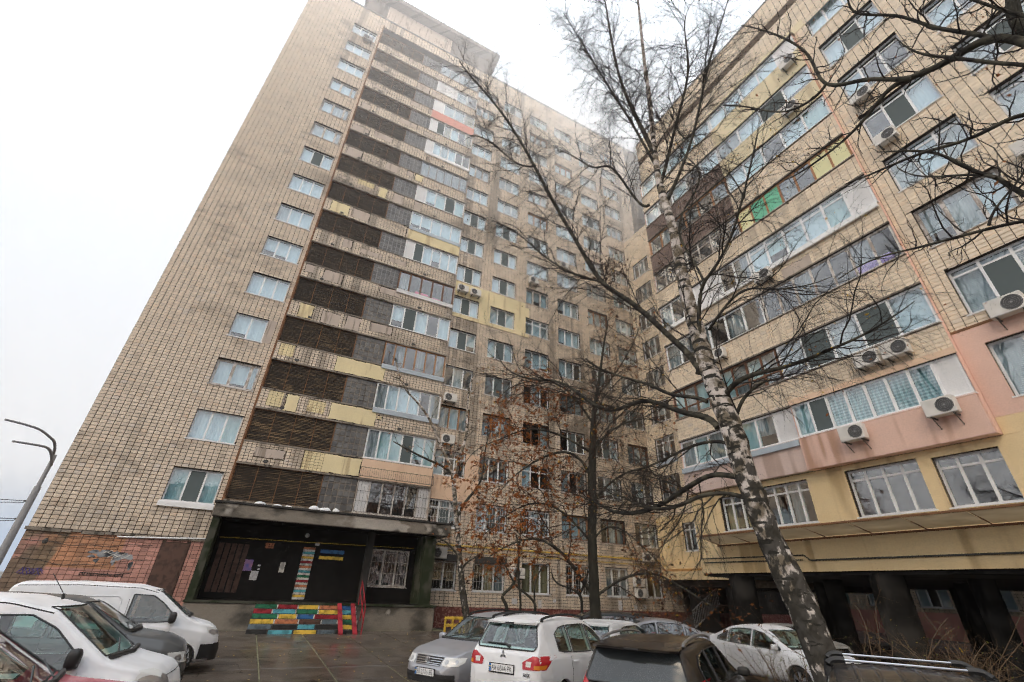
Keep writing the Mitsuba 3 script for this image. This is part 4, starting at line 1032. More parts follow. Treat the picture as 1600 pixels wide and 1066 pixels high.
class Body:
    """A car body as a loft along x (front +x), from a roofline, a beltline and a plan outline."""

    def __init__(self, top, belt, plan, zb=0.22, tumble=0.30, crown=0.035):
        self.top, self.belt, self.plan = np.array(top, float), np.array(belt, float), np.array(plan, float)
        self.zb, self.tum, self.crown = zb, tumble, crown
        x0, x1 = self.plan[0, 0], self.plan[-1, 0]
        self.xs = np.unique(np.concatenate([np.linspace(x0, x1, 150), x0 + 0.35 * np.linspace(0, 1, 26) ** 1.5, x1 - 0.3 * np.linspace(0, 1, 16) ** 1.5, self.top[:, 0]]))
        self.xs = self.xs[(self.xs >= x0) & (self.xs <= x1)]
        self.R = np.array([self.ring(x) for x in self.xs])
        self.zg = np.linspace(self.zb, self.top[:, 1].max() + self.crown, 150)
        Y = []
        for r in self.R:
            up = r[2:]
            o = np.argsort(up[:, 1], kind='stable')
            Y.append(np.where(self.zg > up[:, 1].max(), -3.0 * (self.zg - up[:, 1].max()), np.interp(self.zg, up[o, 1], up[o, 0], left=up[0, 0])))
        self.Y = np.array(Y)

    def sm(self, P, x, s=0.05):
        k = np.array([-1, -.5, 0, .5, 1]) * s
        return np.mean(np.interp(x + k, P[:, 0], P[:, 1]))

    def ring(self, x):
        zt, hw = self.sm(self.top, x, 0.035), self.sm(self.plan, x, 0.02)
        zb = self.zb + 0.10 * max(0, (abs(x) - (self.plan[-1, 0] - 0.5)) / 0.5) ** 2
        be = min(self.sm(self.belt, x), zt - 0.012)
        gh = zt - be
        wt = hw - 0.05 - self.tum * gh - 0.02
        cr = self.crown * min(1, wt / 0.5)
        k = min(gh * 0.22, 0.07)
        mid = zb + (be - zb) * 0.58
        return np.array([(0, zb), (hw * 0.86, zb), (hw - 0.035, zb + 0.06), (hw - 0.008, zb + 0.2 * (be - zb) + 0.03), (hw, mid), (hw - 0.012, be - 0.12 * (be - zb)), (hw - 0.035, be - 0.025), (hw - 0.055, be),
                         (wt + (hw - 0.06 - wt) * 0.5, be + gh * 0.5), (wt + 0.012, zt - k), (wt - 0.03, zt - 0.3 * k), (wt - 0.09, zt - 0.02 * k + cr * 0.25), (wt * 0.5, zt + cr * 0.75), (0, zt + cr)])

    def mesh(self, arches, r=0.345):
        n = self.R.shape[1]
        half = self.R
        full = np.concatenate([half, half[:, -2:0:-1] * [-1, 1]], 1)
        m = full.shape[1]
        V = np.concatenate([np.repeat(self.xs[:, None], m, 1)[..., None], full], 2).reshape(-1, 3)
        i, j = np.meshgrid(np.arange(len(self.xs) - 1), np.arange(m), indexing='ij')
        q = np.stack([i * m + j, i * m + (j + 1) % m, (i + 1) * m + (j + 1) % m, (i + 1) * m + j], -1).reshape(-1, 4)
        f = np.vstack([q[:, [0, 1, 2]], q[:, [0, 2, 3]]])
        a, b = len(V), len(V) + 1
        V = np.vstack([V, [[self.xs[0], 0, full[0, :, 1].mean()], [self.xs[-1], 0, full[-1, :, 1].mean()]]])
        k = np.arange(m)
        o = (len(self.xs) - 1) * m
        f = np.vstack([f, np.stack([np.full(m, a), (k + 1) % m, k], 1), np.stack([np.full(m, b), o + k, o + (k + 1) % m], 1)])
        t = trimesh.Trimesh(V, f, process=False)
        if t.volume < 0:
            t.invert()
        man = m3.Manifold(m3.Mesh(vert_properties=np.asarray(t.vertices, np.float32), tri_verts=np.asarray(t.faces, np.uint32)))
        if man.status() == m3.Error.NoError and not man.is_empty():
            for x in arches:
                c = m3.Manifold.cylinder(3.0, r, r, 40, True).rotate((90, 0, 0)).translate((x, 0, 0.31))
                inner = m3.Manifold.cylinder(1.16, r + .1, r + .1, 24, True).rotate((90, 0, 0)).translate((x, 0, 0.31))
                man = man - (c - inner)
            mm = man.to_mesh()
            t = trimesh.Trimesh(mm.vert_properties[:, :3], mm.tri_verts, process=False)
        return t

    def cavity(self, x0, x1, ins):
        xs = self.xs[(self.xs > x0 + ins) & (self.xs < x1 - ins)]
        R = []
        for x in xs:
            zt, hw = self.sm(self.top, x, 0.035), self.sm(self.plan, x, 0.02)
            be = min(self.sm(self.belt, x), zt - 0.10); wt = hw - 0.07 - self.tum * (zt - be)
            zf = 0.42
            R.append([(0, zf), (hw - 0.09 - ins, zf), (hw - 0.10 - ins, be), (wt - 0.03 - ins, zt - 0.11 - ins), (0, zt - 0.05 - ins)])
        R = np.array(R)
        full = np.concatenate([R, R[:, -2:0:-1] * [-1, 1]], 1); m = full.shape[1]; n = len(xs)
        V = np.concatenate([np.repeat(xs[:, None], m, 1)[..., None], full], 2).reshape(-1, 3)
        i, j = np.meshgrid(np.arange(n - 1), np.arange(m), indexing='ij')
        q = np.stack([i * m + j, i * m + (j + 1) % m, (i + 1) * m + (j + 1) % m, (i + 1) * m + j], -1).reshape(-1, 4)
        k = np.arange(1, m - 1); o = (n - 1) * m
        f = np.vstack([q[:, [0, 1, 2]], q[:, [0, 2, 3]], np.stack([k * 0, k + 1, k], 1), np.stack([o + k * 0, o + k, o + k + 1], 1)])
        t = trimesh.Trimesh(V, f, process=False)
        if t.volume < 0:
            t.invert()
        return m3.Manifold(m3.Mesh(vert_properties=np.asarray(t.vertices, np.float32), tri_verts=np.asarray(t.faces, np.uint32)))

    def hollow(self, t, cab, sides, ends):
        """The body with a cabin and window openings cut out of it, and the dark lining of the cabin."""
        B = m3.Manifold(m3.Mesh(vert_properties=np.asarray(t.vertices, np.float32), tri_verts=np.asarray(t.faces, np.uint32)))
        C1, C2 = self.cavity(*cab, 0.0), self.cavity(*cab, 0.014)
        cut = []
        for cols in sides:
            c = np.array(cols); P = np.vstack([c[:, [0, 1]], c[::-1][:, [0, 2]]])
            pg = Polygon(P).buffer(-0.006)
            e = m3.CrossSection([np.asarray(shapely.geometry.polygon.orient(pg).exterior.coords)[:-1]]).extrude(2.4)           # x, z, then the depth
            cut.append(e.translate((0, 0, -1.2)).rotate((90, 0, 0)))
        for sg, (za, zb_, ya, yb) in ends:
            pg = Polygon([(-ya, za + .02), (ya, za + .02), (yb, zb_ - .01), (-yb, zb_ - .01)]).buffer(-0.01)
            e = m3.CrossSection([np.asarray(shapely.geometry.polygon.orient(pg).exterior.coords)[:-1]]).extrude(2.3)            # y, z, depth -> x
            e = e.rotate((90, 0, 90))
            cut.append(e.translate((0.15 if sg > 0 else -2.65, 0, 0)))
        if B.status() != m3.Error.NoError or C1.status() != m3.Error.NoError:
            return t, None
        U = cut[0]
        for c in cut[1:]:
            U = U + c
        U = U - m3.Manifold.cube((8, 8, 0.5), True).translate((0, 0, 0.6))
        body, lin = B - C1 - U, C1 - C2 - U
        g = lambda a: (lambda mm: trimesh.Trimesh(mm.vert_properties[:, :3], mm.tri_verts, process=False))(a.to_mesh())
        return g(body), g(lin)

    def yside(self, x, z):
        x, z = np.broadcast_arrays(np.asarray(x, float), np.asarray(z, float))
        i = np.clip(np.searchsorted(self.xs, x) - 1, 0, len(self.xs) - 2)
        t = (x - self.xs[i]) / (self.xs[i + 1] - self.xs[i])
        kz = np.clip((z - self.zg[0]) / (self.zg[1] - self.zg[0]), 0, len(self.zg) - 1.001)
        k = kz.astype(int); u = kz - k
        g = lambda i_: self.Y[i_, k] * (1 - u) + self.Y[i_, k + 1] * u
        return g(i) * (1 - t) + g(i + 1) * t

    def xend(self, y, z, sgn):
        y, z = np.broadcast_arrays(np.abs(np.asarray(y, float)), np.asarray(z, float))
        kz = np.clip((z - self.zg[0]) / (self.zg[1] - self.zg[0]), 0, len(self.zg) - 1.001)
        k = kz.astype(int); u = kz - k
        C = self.Y[:, k] * (1 - u) + self.Y[:, k + 1] * u            # (nx, ...)
        ins = C >= y[None]
        n = len(self.xs)
        if sgn > 0:
            last = n - 1 - np.argmax(ins[::-1], 0); nb = np.minimum(last + 1, n - 1)
        else:
            last = np.argmax(ins, 0); nb = np.maximum(last - 1, 0)
        ok = ins.any(0)
        c0 = np.take_along_axis(C, last[None], 0)[0]; c1 = np.take_along_axis(C, nb[None], 0)[0]
        t = np.where(nb == last, 0, np.clip((c0 - y) / np.maximum(c0 - c1, 1e-6), 0, 1))
        return np.where(ok, self.xs[last] * (1 - t) + self.xs[nb] * t, self.xs[n // 2])

    def side_glass(self, cols, side, off=0.006, rows=5):
        """cols: (x, z low, z high) along the car."""
        c = np.array(cols, float)
        xs = np.linspace(c[0, 0], c[-1, 0], 26)
        lo, hi = np.interp(xs, c[:, 0], c[:, 1]), np.interp(xs, c[:, 0], c[:, 2])
        t = np.linspace(0, 1, rows)
        Z = lo[:, None] * (1 - t) + hi[:, None] * t
        X = np.repeat(xs[:, None], rows, 1)
        return np.stack([X, side * (self.yside(X, Z) + off), Z], 2)

    def end_patch(self, rows, sgn, off=0.008, n=13):
        """rows: (z, y low, y high) from bottom to top, on the front or the rear."""
        r = np.array(rows, float)
        zs = np.linspace(r[0, 0], r[-1, 0], 12)
        lo, hi = np.interp(zs, r[:, 0], r[:, 1]), np.interp(zs, r[:, 0], r[:, 2])
        t = np.linspace(0, 1, n)
        Y = lo[:, None] * (1 - t) + hi[:, None] * t
        Z = np.repeat(zs[:, None], n, 1)
        return np.stack([self.xend(Y, Z, sgn) + sgn * off, Y, Z], 2)


TYPES = {
    'van': dict(top=[(-2.12, 0.55), (-2.10, 1.0), (-2.02, 1.70), (-1.9, 1.79), (-0.9, 1.83), (0.2, 1.80), (0.62, 1.70), (1.28, 1.17), (1.45, 1.09), (1.85, 0.98), (2.02, 0.86), (2.10, 0.62), (2.13, 0.5)],
                belt=[(-2.1, 1.05), (0, 1.03), (1.2, 1.0), (1.8, 0.88), (2.1, 0.7)], plan=[(-2.13, 0.72), (-2.05, 0.82), (-1.5, 0.86), (1.2, 0.86), (1.7, 0.83), (1.98, 0.72), (2.08, 0.60), (2.13, 0.45)], tumble=0.20),
    'kangoo': dict(top=[(-2.1, 0.55), (-2.08, 1.0), (-2.0, 1.68), (-1.85, 1.78), (-0.8, 1.83), (0.0, 1.81), (0.5, 1.70), (1.27, 1.12), (1.5, 1.05), (1.85, 0.97), (1.98, 0.88), (2.06, 0.70), (2.10, 0.5)],
                   belt=[(-2.1, 1.02), (0, 1.02), (1.2, 1.0), (1.7, 0.90), (2.05, 0.7)], plan=[(-2.1, 0.74), (-2.0, 0.85), (-1.4, 0.91), (1.2, 0.91), (1.65, 0.88), (1.93, 0.76), (2.05, 0.6), (2.1, 0.42)], tumble=0.24, crown=0.05),
    'wagon': dict(top=[(-2.33, 0.5), (-2.30, 0.85), (-2.12, 1.10), (-1.85, 1.36), (-1.6, 1.43), (-0.4, 1.47), (0.2, 1.43), (0.45, 1.35), (1.10, 0.96), (1.25, 0.93), (1.9, 0.84), (2.18, 0.75), (2.28, 0.6), (2.33, 0.5)],
                  belt=[(-2.3, 0.92), (0, 0.90), (1.2, 0.86), (2.0, 0.74), (2.3, 0.6)], plan=[(-2.33, 0.66), (-2.2, 0.80), (-1.6, 0.86), (1.2, 0.865), (1.8, 0.82), (2.12, 0.72), (2.26, 0.58), (2.33, 0.42)], tumble=0.34),
    'cross': dict(top=[(-2.15, 0.5), (-2.13, 0.95), (-2.03, 1.06), (-1.80, 1.46), (-1.72, 1.53), (-0.8, 1.575), (0.1, 1.54), (0.42, 1.44), (1.08, 1.06), (1.22, 1.02), (1.75, 0.94), (2.02, 0.82), (2.12, 0.6), (2.15, 0.5)],
                  belt=[(-2.1, 1.02), (-1.5, 1.03), (0, 0.98), (1.2, 0.94), (1.9, 0.82), (2.1, 0.66)], plan=[(-2.15, 0.58), (-2.06, 0.76), (-1.75, 0.85), (-1.2, 0.885), (1.2, 0.885), (1.7, 0.85), (1.98, 0.74), (2.09, 0.6), (2.15, 0.42)], tumble=0.34),
    'suv': dict(top=[(-2.33, 0.5), (-2.31, 1.0), (-2.22, 1.12), (-2.02, 1.58), (-1.95, 1.65), (-0.8, 1.70), (0.2, 1.66), (0.5, 1.56), (1.15, 1.14), (1.3, 1.10), (1.9, 1.02), (2.2, 0.88), (2.3, 0.6), (2.33, 0.5)],
                belt=[(-2.3, 1.10), (-1.5, 1.13), (0, 1.06), (1.2, 1.02), (2.0, 0.9), (2.3, 0.7)], plan=[(-2.33, 0.62), (-2.24, 0.80), (-1.9, 0.90), (-1.2, 0.945), (1.2, 0.945), (1.8, 0.9), (2.15, 0.78), (2.27, 0.6), (2.33, 0.45)], tumble=0.36),
    'sedan': dict(top=[(-2.28, 0.5), (-2.26, 0.9), (-2.18, 1.03), (-1.75, 1.08), (-1.55, 1.10), (-0.9, 1.38), (-0.6, 1.43), (-0.1, 1.46), (0.25, 1.42), (0.5, 1.32), (1.08, 0.98), (1.22, 0.94), (1.8, 0.86), (2.12, 0.74), (2.22, 0.6), (2.28, 0.5)],
                  belt=[(-2.25, 0.96), (-1.5, 0.98), (0, 0.92), (1.2, 0.88), (1.9, 0.76), (2.2, 0.6)], plan=[(-2.28, 0.62), (-2.15, 0.78), (-1.6, 0.87), (1.2, 0.885), (1.7, 0.85), (2.05, 0.74), (2.2, 0.6), (2.28, 0.42)], tumble=0.40),
}
BODY = {}


def wheel_mesh(x, y, s, r=0.315):
    a = np.linspace(0, 2 * np.pi, 33)
    prof = [(r * .66, -.10), (r * .9, -.105), (r, -.075), (r, .075), (r * .9, .105), (r * .66, .10), (r * .6, .06), (r * .6, -.06)]
    G = np.array([[(x + p[0] * np.cos(t), y + p[1], 0.31 + p[0] * np.sin(t)) for p in prof + prof[:1]] for t in a])
    ty = MB().grid(G)
    rim = MB()
    yo = y + s * 0.075
    rim.grid(np.array([[(x + q * np.cos(t), yo - s * (0.0 if q > r * .6 else 0.03), 0.31 + q * np.sin(t)) for q in (r * .68, r * .61, r * .58)] for t in a]))
    for k in range(5):
        t = k * 2 * np.pi / 5 + 0.3
        for dt in (-0.16, 0.16):
            p0 = np.array([x + 0.04 * np.cos(t), yo - s * 0.005, 0.31 + 0.04 * np.sin(t)]); p1 = np.array([x + r * .62 * np.cos(t + dt), yo - s * 0.01, 0.31 + r * .62 * np.sin(t + dt)])
            rim.tube([p0, p1], [0.03, 0.018], 5)
    hub = MB().tube([(x, yo - s * 0.08, 0.31), (x, yo - s * 0.07, 0.31)], r * .6, 24)
    return ty, rim, hub


def rail_tube(pts, r, sides=6):
    return MB().tube(pts, r, sides)


def smooth_poly(P, n=24):
    from scipy.interpolate import CubicSpline
    P = np.asarray(P, float); t = np.linspace(0, 1, len(P))
    return CubicSpline(t, P)(np.linspace(0, 1, n))


def car(name, label, cat, kind, col, x, y, deg, zs=1.0, group='cars parked in the yard', wheels='alloy', glass='car_pane', front=None, rear=None, rails=None, mirrors=None, plate=None, sidewin=None, doors=True, trimcol='trim', extra=None):
    k = thing(name, label, cat, group)
    b = BODY.setdefault(kind, Body(**TYPES[kind]))
    gz_ = float(ground_z(y))
    c, s = math.cos(math.radians(deg)), math.sin(math.radians(deg))
    Fw = lambda v: (np.stack([x + c * v[:, 0] - s * v[:, 1], y + s * v[:, 0] + c * v[:, 1], gz_ + v[:, 2] * zs], 1), False)
    L = b.plan[-1, 0]
    ax = (1.33, -1.32) if kind != 'wagon' else (1.36, -1.32)

    def put(part, mat, m, smooth=35, parent=k):
        m.F = Fw
        return m.put(part, mat, smooth=smooth, parent=parent)

    # windscreen and rear window
    zc = {'van': 1.20, 'kangoo': 1.16, 'wagon': 0.985, 'cross': 1.085, 'suv': 1.165, 'sedan': 1.0}[kind]
    zr = {'van': 1.72, 'kangoo': 1.72, 'wagon': 1.385, 'cross': 1.485, 'suv': 1.60, 'sedan': 1.37}[kind]
    wb = {'van': .66, 'kangoo': .70, 'wagon': .66, 'cross': .68, 'suv': .72, 'sedan': .68}[kind]
    wt_ = {'van': .60, 'kangoo': .60, 'wagon': .53, 'cross': .545, 'suv': .58, 'sedan': .52}[kind]
    rz = {'wagon': (0.93, 1.34, .62, .53), 'cross': (1.09, 1.47, .65, .54), 'suv': (1.17, 1.60, .70, .58), 'sedan': (1.13, 1.36, .60, .52)}.get(kind)
    # side windows: list of panes
    SW = sidewin or {
        'van': [[(0.12, 1.06, 1.62), (0.5, 1.06, 1.60), (0.72, 1.06, 1.46), (1.02, 1.08, 1.2)]],
        'kangoo': [[(-0.35, 1.03, 1.62), (0.3, 1.02, 1.63), (0.62, 1.02, 1.48), (0.95, 1.03, 1.2), (1.02, 1.05, 1.12)], [(-1.7, 1.06, 1.6), (-0.48, 1.03, 1.62)]],
        'wagon': [[(0.02, 0.92, 1.36), (0.35, 0.91, 1.29), (0.92, 0.90, 0.96)], [(-0.98, 0.93, 1.38), (-0.05, 0.92, 1.37)], [(-1.85, 1.02, 1.22), (-1.6, 0.95, 1.34), (-1.05, 0.94, 1.38)]],
        'cross': [[(0.05, 1.0, 1.45), (0.38, 0.99, 1.36), (0.92, 0.98, 1.04)], [(-0.85, 1.03, 1.46), (-0.02, 1.0, 1.46)], [(-1.42, 1.08, 1.34), (-1.2, 1.05, 1.43), (-0.92, 1.04, 1.46)]],
        'suv': [[(0.05, 1.09, 1.56), (0.42, 1.08, 1.47), (0.98, 1.06, 1.12)], [(-0.95, 1.14, 1.58), (-0.02, 1.1, 1.57)], [(-1.65, 1.25, 1.42), (-1.45, 1.2, 1.54), (-1.02, 1.16, 1.58)]],
        'sedan': [[(-0.02, 0.95, 1.35), (0.35, 0.94, 1.28), (0.90, 0.92, 0.97)], [(-0.88, 0.98, 1.30), (-0.6, 0.97, 1.35), (-0.09, 0.96, 1.36)], [(-1.3, 1.01, 1.08), (-0.95, 0.99, 1.26)]]}[kind]
    cab = {'van': (-0.7, 1.1), 'kangoo': (-1.95, 1.15), 'wagon': (-2.05, 0.95), 'cross': (-1.9, 0.95), 'suv': (-2.05, 1.02), 'sedan': (-1.4, 0.95)}[kind]
    hk = ('hollow', kind)
    if hk not in BODY:
        BODY[hk] = b.hollow(b.mesh(ax), cab, SW, [(1, (zc, zr, wb, wt_))] + ([(-1, (rz[0], rz[1], rz[2], rz[3]))] if rz else []))
    shell, lining = BODY[hk]
    body = put('body', col, MB().mesh(shell), 40)
    if lining is not None:
        put('cabin_lining', 'lining', MB().mesh(lining), False)
        seat = lambda x_, y_, w_: MB().box(x_ - .25, x_ + .25, y_ - w_, y_ + w_, .45, .60, .05).box(x_ - .34, x_ - .20, y_ - w_, y_ + w_, .55, 1.02 + (.12 if kind in ('van', 'kangoo') else 0), .05).box(x_ - .33, x_ - .24, y_ - .12, y_ + .12, 1.06 + (.12 if kind in ('van', 'kangoo') else 0), 1.22 + (.12 if kind in ('van', 'kangoo') else 0), .03)
        for yy in (-.36, .36):
            put('seat', 'seat_cloth', seat(0.05, yy, .24), 30)
        if kind != 'van':
            put('rear_seat', 'seat_cloth', seat(-0.85, 0, .55), 30)
        put('dashboard', 'trim', MB().box(0.62, 1.0, -.62, .62, .72, zc - .10, .06), 30)
        a_ = np.linspace(0, 6.2832, 21)
        put('steering_wheel', 'trim', MB().tube(np.stack([0.55 + .06 * np.sin(a_), .36 + .17 * np.cos(a_), zc - .12 + .16 * np.sin(a_)], 1), 0.016, 6))
    for wx in ax:
        for sd in (-1, 1):
            yy = sd * (float(np.interp(wx, b.plan[:, 0], b.plan[:, 1])) - 0.125)
            ty, rim, hub = wheel_mesh(wx, yy, sd)
            wk = put('wheel', 'tyre', ty, 40)
            put('rim', wheels, rim, 40, wk); put('hub', 'trim', hub, 40, wk)
    # lower trim band
    for sg in (1, -1):
        put('bumper', trimcol, MB().grid(b.end_patch([(0.30, -b.plan[-1, 1] - .25, b.plan[-1, 1] + .25), (0.46, -b.plan[-1, 1] - .25, b.plan[-1, 1] + .25)], sg, 0.012, 17)), True)
    T_ = b.top
    G = b.end_patch([(zc, -wb, wb), (zr, -wt_, wt_)], 1, 0.010)
    put('windscreen', glass, MB().grid(G), True)
    bz = MB()
    for e in (G[0], G[-1], G[:, 0], G[:, -1]):
        bz.tube(e + [0.004, 0, 0.002], 0.011, 4)
    put('windscreen_seal', 'trim', bz)
    put('wiper', 'trim', MB().tube([G[0, 2] + [0.05, 0, .02], (G[2, 7] + G[3, 7]) / 2 + [0.03, 0, .02]], 0.010, 4).tube([G[0, 7] + [0.05, 0, .02], (G[2, 11] + G[3, 11]) / 2 + [0.03, 0, .02]], 0.010, 4).tube(G[0] + [0.07, 0, -0.012], 0.035, 6))
    if rz:
        rows = [(rz[0], -rz[2] + .05, rz[2] - .05), (rz[0] + .05, -rz[2], rz[2]), (rz[1], -rz[3], rz[3])]
        G2 = b.end_patch(rows, -1, 0.010)
        put('rear_window', rear.get('glass', glass) if rear else glass, MB().grid(G2), True)
        bz = MB()
        for e in (G2[0], G2[-1], G2[:, 0], G2[:, -1]):
            bz.tube(e - [0.004, 0, 0], 0.012, 4)
        put('rear_window_seal', 'trim', bz)
    for sd in (-1, 1):
        for cols in SW:
            G3 = b.side_glass(cols, sd)
            put('side_window', glass, MB().grid(G3), True)
        fr_ = MB()
        for cols in SW:
            G3 = b.side_glass(cols, sd, 0.009)
            for e in (G3[:, 0], G3[:, -1], G3[0], G3[-1]):
                fr_.tube(e, 0.011, 4)
        put('window_trim', 'trim', fr_)
        if doors:
            zlo = 0.36
            for dx in {'van': (1.0, 0.06, -1.05), 'kangoo': (1.05, -0.42)}.get(kind, (0.98, -0.03, -1.02)):
                zz = np.linspace(zlo, float(np.interp(dx, b.belt[:, 0], b.belt[:, 1])) - 0.01 + (0.5 if kind == 'van' and dx < 0.5 else 0), 12)
                xx = np.full(12, dx) + (0.03 * np.sin(np.linspace(0, 3.1, 12)))
                put('door_seam', 'seam', MB().tube(np.stack([xx, sd * (b.yside(xx, zz) + 0.0005), zz], 1), 0.0045, 4), False)
            for dx in {'van': (0.2, -0.95), 'kangoo': (-0.25,)}.get(kind, (0.12, -0.85)):
                zh = float(np.interp(dx, b.belt[:, 0], b.belt[:, 1])) - 0.12
                yy = float(b.yside(dx, zh))
                put('door_handle', trimcol if kind in ('van',) else col, MB().tube([(dx - .09, sd * yy, zh), (dx - .07, sd * (yy + .035), zh), (dx + .07, sd * (yy + .035), zh), (dx + .09, sd * yy, zh)], 0.014, 6))
        # mirrors
        mx = {'van': 1.0, 'kangoo': 0.98, 'wagon': 0.86, 'cross': 0.86, 'suv': 0.92, 'sedan': 0.82}[kind]
        mz = float(np.interp(mx, b.belt[:, 0], b.belt[:, 1])) + (0.12 if kind in ('van', 'kangoo') else 0.07)
        yy = float(b.yside(mx, mz))
        ic = trimesh.creation.icosphere(2)
        v = np.asarray(ic.vertices); v = np.sign(v) * np.abs(v) ** 0.7 * ([0.075, 0.09, 0.12] if kind in ('van', 'kangoo') else [0.07, 0.10, 0.075]) + [mx, sd * (yy + 0.13), mz + 0.03]
        mk = put('mirror', mirrors or col, MB().add(v, ic.faces), True)
        put('mirror_arm', 'trim', MB().tube([(mx, sd * (yy - .02), mz - .02), (mx, sd * (yy + .08), mz)], 0.028, 6), 40, mk)
    if rails:
        for sd in (-1, 1):
            zt = lambda xx: float(np.interp(xx, T_[:, 0], T_[:, 1]))
            yw = {'wagon': .52, 'cross': .56, 'suv': .60}[kind]
            xa, xb = {'wagon': (0.25, -1.75), 'cross': (0.15, -1.62), 'suv': (0.2, -1.7)}[kind]
            P = [(xa, sd * yw, zt(xa) + .005), (xa - .12, sd * yw, zt(xa - .12) + .05), ((xa + xb) / 2, sd * yw, zt((xa + xb) / 2) + .065), (xb + .12, sd * yw, zt(xb + .12) + .055), (xb, sd * yw, zt(xb) + .0)]
            put('roof_rail', rails, MB().tube(smooth_poly(P), 0.022, 6))
    if front:
        for sd in (-1, 1):
            put('headlight', 'head_lamp', MB().grid(b.end_patch([(z_, sd * a_, sd * b_) for z_, a_, b_ in front['lamp']], 1, 0.012)), True)
            zc_ = np.mean([q[0] for q in front['lamp']]); ym = np.mean([(q[1] + q[2]) / 2 for q in front['lamp']]); hz = (front['lamp'][-1][0] - front['lamp'][0][0]) * 0.30
            for dy in ((-.075, .085) if kind != 'van' else (-.05, .06)):
                put('reflector', 'lens', MB().grid(b.end_patch([(zc_ + hz * q, sd * (ym + dy) - math.sqrt(1 - q * q) * hz, sd * (ym + dy) + math.sqrt(1 - q * q) * hz) for q in np.linspace(-.999, .999, 9)], 1, 0.016)), True)
            if 'turn' in front:
                put('indicator', 'lamp_clear', MB().grid(b.end_patch([(z_, sd * a_, sd * b_) for z_, a_, b_ in front['turn']], 1, 0.014)), True)
        if 'grille' in front:
            g0 = b.end_patch([(z_, -a_, a_) for z_, a_ in front['grille']], 1, 0.008)
            gk = put('grille', 'trim', MB().grid(g0), True)
            for i in np.linspace(0, 11, front.get('bars', 5)).astype(int):
                put('grille_bar', 'chrome', MB().tube(g0[i] + [0.012, 0, 0], 0.009, 4), False, gk)
        if 'emblem' in front:
            ez, er = front['emblem']
            ex = float(b.xend(0.0, ez, 1)) + 0.035
            a = np.linspace(0, 2 * np.pi, 25)
            em = MB().tube(np.stack([np.full(25, ex), er * np.cos(a), ez + er * np.sin(a)], 1), er * .13, 6)
            for pts in ([(-.5, .82), (0, .0), (.5, .82)], [(-.88, .3), (-.42, -.85), (0, .0), (.42, -.85), (.88, .3)]):
                em.tube([(ex, er * q[0], ez + er * q[1]) for q in pts], er * .12, 5)
            put('emblem', 'chrome', em)
    if rear:
        for sd in (-1, 1):
            for nm, mt, rows in rear['lamps']:
                put(nm, mt, MB().grid(b.end_patch([(z_, sd * a_, sd * b_) for z_, a_, b_ in rows], -1, 0.014 if mt == 'lamp_red' else 0.020)), True)
        if rear.get('wiper'):
            G2 = b.end_patch([(rz[0], -rz[2], rz[2]), (rz[1], -rz[3], rz[3])], -1, 0.03)
            put('rear_wiper', 'trim', MB().tube([G2[1, 5], G2[2, 6], G2[2, 10]], [0.028, 0.018, 0.010], 6))
        if rear.get('spoiler'):
            zt = rz[1] + 0.03
            Gs = b.end_patch([(zt, -rz[3] - .03, rz[3] + .03), (zt + .05, -rz[3] - .02, rz[3] + .02)], -1, 0.02)
            sp = MB()
            e0, e1 = Gs[0], Gs[-1]
            out = e0 + [-rear['spoiler'], 0, 0.005]
            up = e1 + [0.22, 0, 0.012]
            sp.grid(np.array([up, e1 + [-.02, 0, .008], out, out + [0.01, 0, -0.03], e0 + [0.03, 0, -0.02]]))
            put('spoiler', col, sp, 30)
            put('high_brake_light', 'trim', MB().tube([out[5] + [-.005, 0, -.012], out[7] + [-.005, 0, -.012]], 0.014, 5))
        if rear.get('emblem'):
            ez, er = rear['emblem']
            ex = float(b.xend(0.0, ez, -1)) - 0.012
            em = MB()
            for t in (90, 210, 330):
                d = np.array([math.cos(math.radians(t)), math.sin(math.radians(t))]); n_ = np.array([-d[1], d[0]])
                q = [np.zeros(2), d * er * .5 + n_ * er * .27, d * er, d * er * .5 - n_ * er * .27]
                em.add([(ex, -a_[0], ez + a_[1]) for a_ in q] + [(ex + .012, -a_[0], ez + a_[1]) for a_ in q], [[0, 1, 2, 3], [4, 7, 6, 5], [0, 4, 5, 1], [1, 5, 6, 2], [2, 6, 7, 3], [3, 7, 4, 0]])
            put('emblem', 'chrome', em, False)
        for (txt, yy, zz, h) in rear.get('badges', ()):
            tm = meshkit.text_mesh(txt, h, 0.006, bold=True); v = np.asarray(tm.vertices)
            m = MB(); m.add(np.stack([float(b.xend(abs(yy), zz, -1)) - 0.012 - v[:, 2], yy - v[:, 0], zz + v[:, 1]], 1), tm.faces)
            put('badge', 'plate_text', m, False)
    if plate:
        txt, sg, z = plate
        ex = float(b.xend(0.0, z, sg)) + sg * 0.02
        ex = max(ex, float(b.xend(0.25, z, sg)) + .02) if sg > 0 else min(ex, float(b.xend(0.25, z, sg)) - .02)
        pm = lambda y0, y1, z0, z1, d0, d1: MB().box(min(ex + sg * d0, ex + sg * d1), max(ex + sg * d0, ex + sg * d1), y0, y1, z0, z1)
        pk = put('number_plate', 'plate', pm(-.26, .26, z - .056, z + .056, 0, .012), False)
        put('plate_frame', 'trim', pm(-.272, .272, z - .078, z + .068, -.01, .006), False, pk)
        l = 1 if sg < 0 else -1                                       # side on which the plate begins, seen from outside
        ya, yb = sorted((l * .258, l * .218))
        put('plate_band', 'plate_blue', pm(ya, yb, z - .054, z + .054, .0125, .0135), False, pk)
        put('plate_flag', 'plate_yellow', pm(ya + .008, yb - .008, z + .005, z + .022, .014, .0145), False, pk)
        tm = meshkit.text_mesh(txt, 0.076, 0.002); v = np.asarray(tm.vertices); wd = v[:, 0].max(); sc_ = min(1, 0.43 / wd)
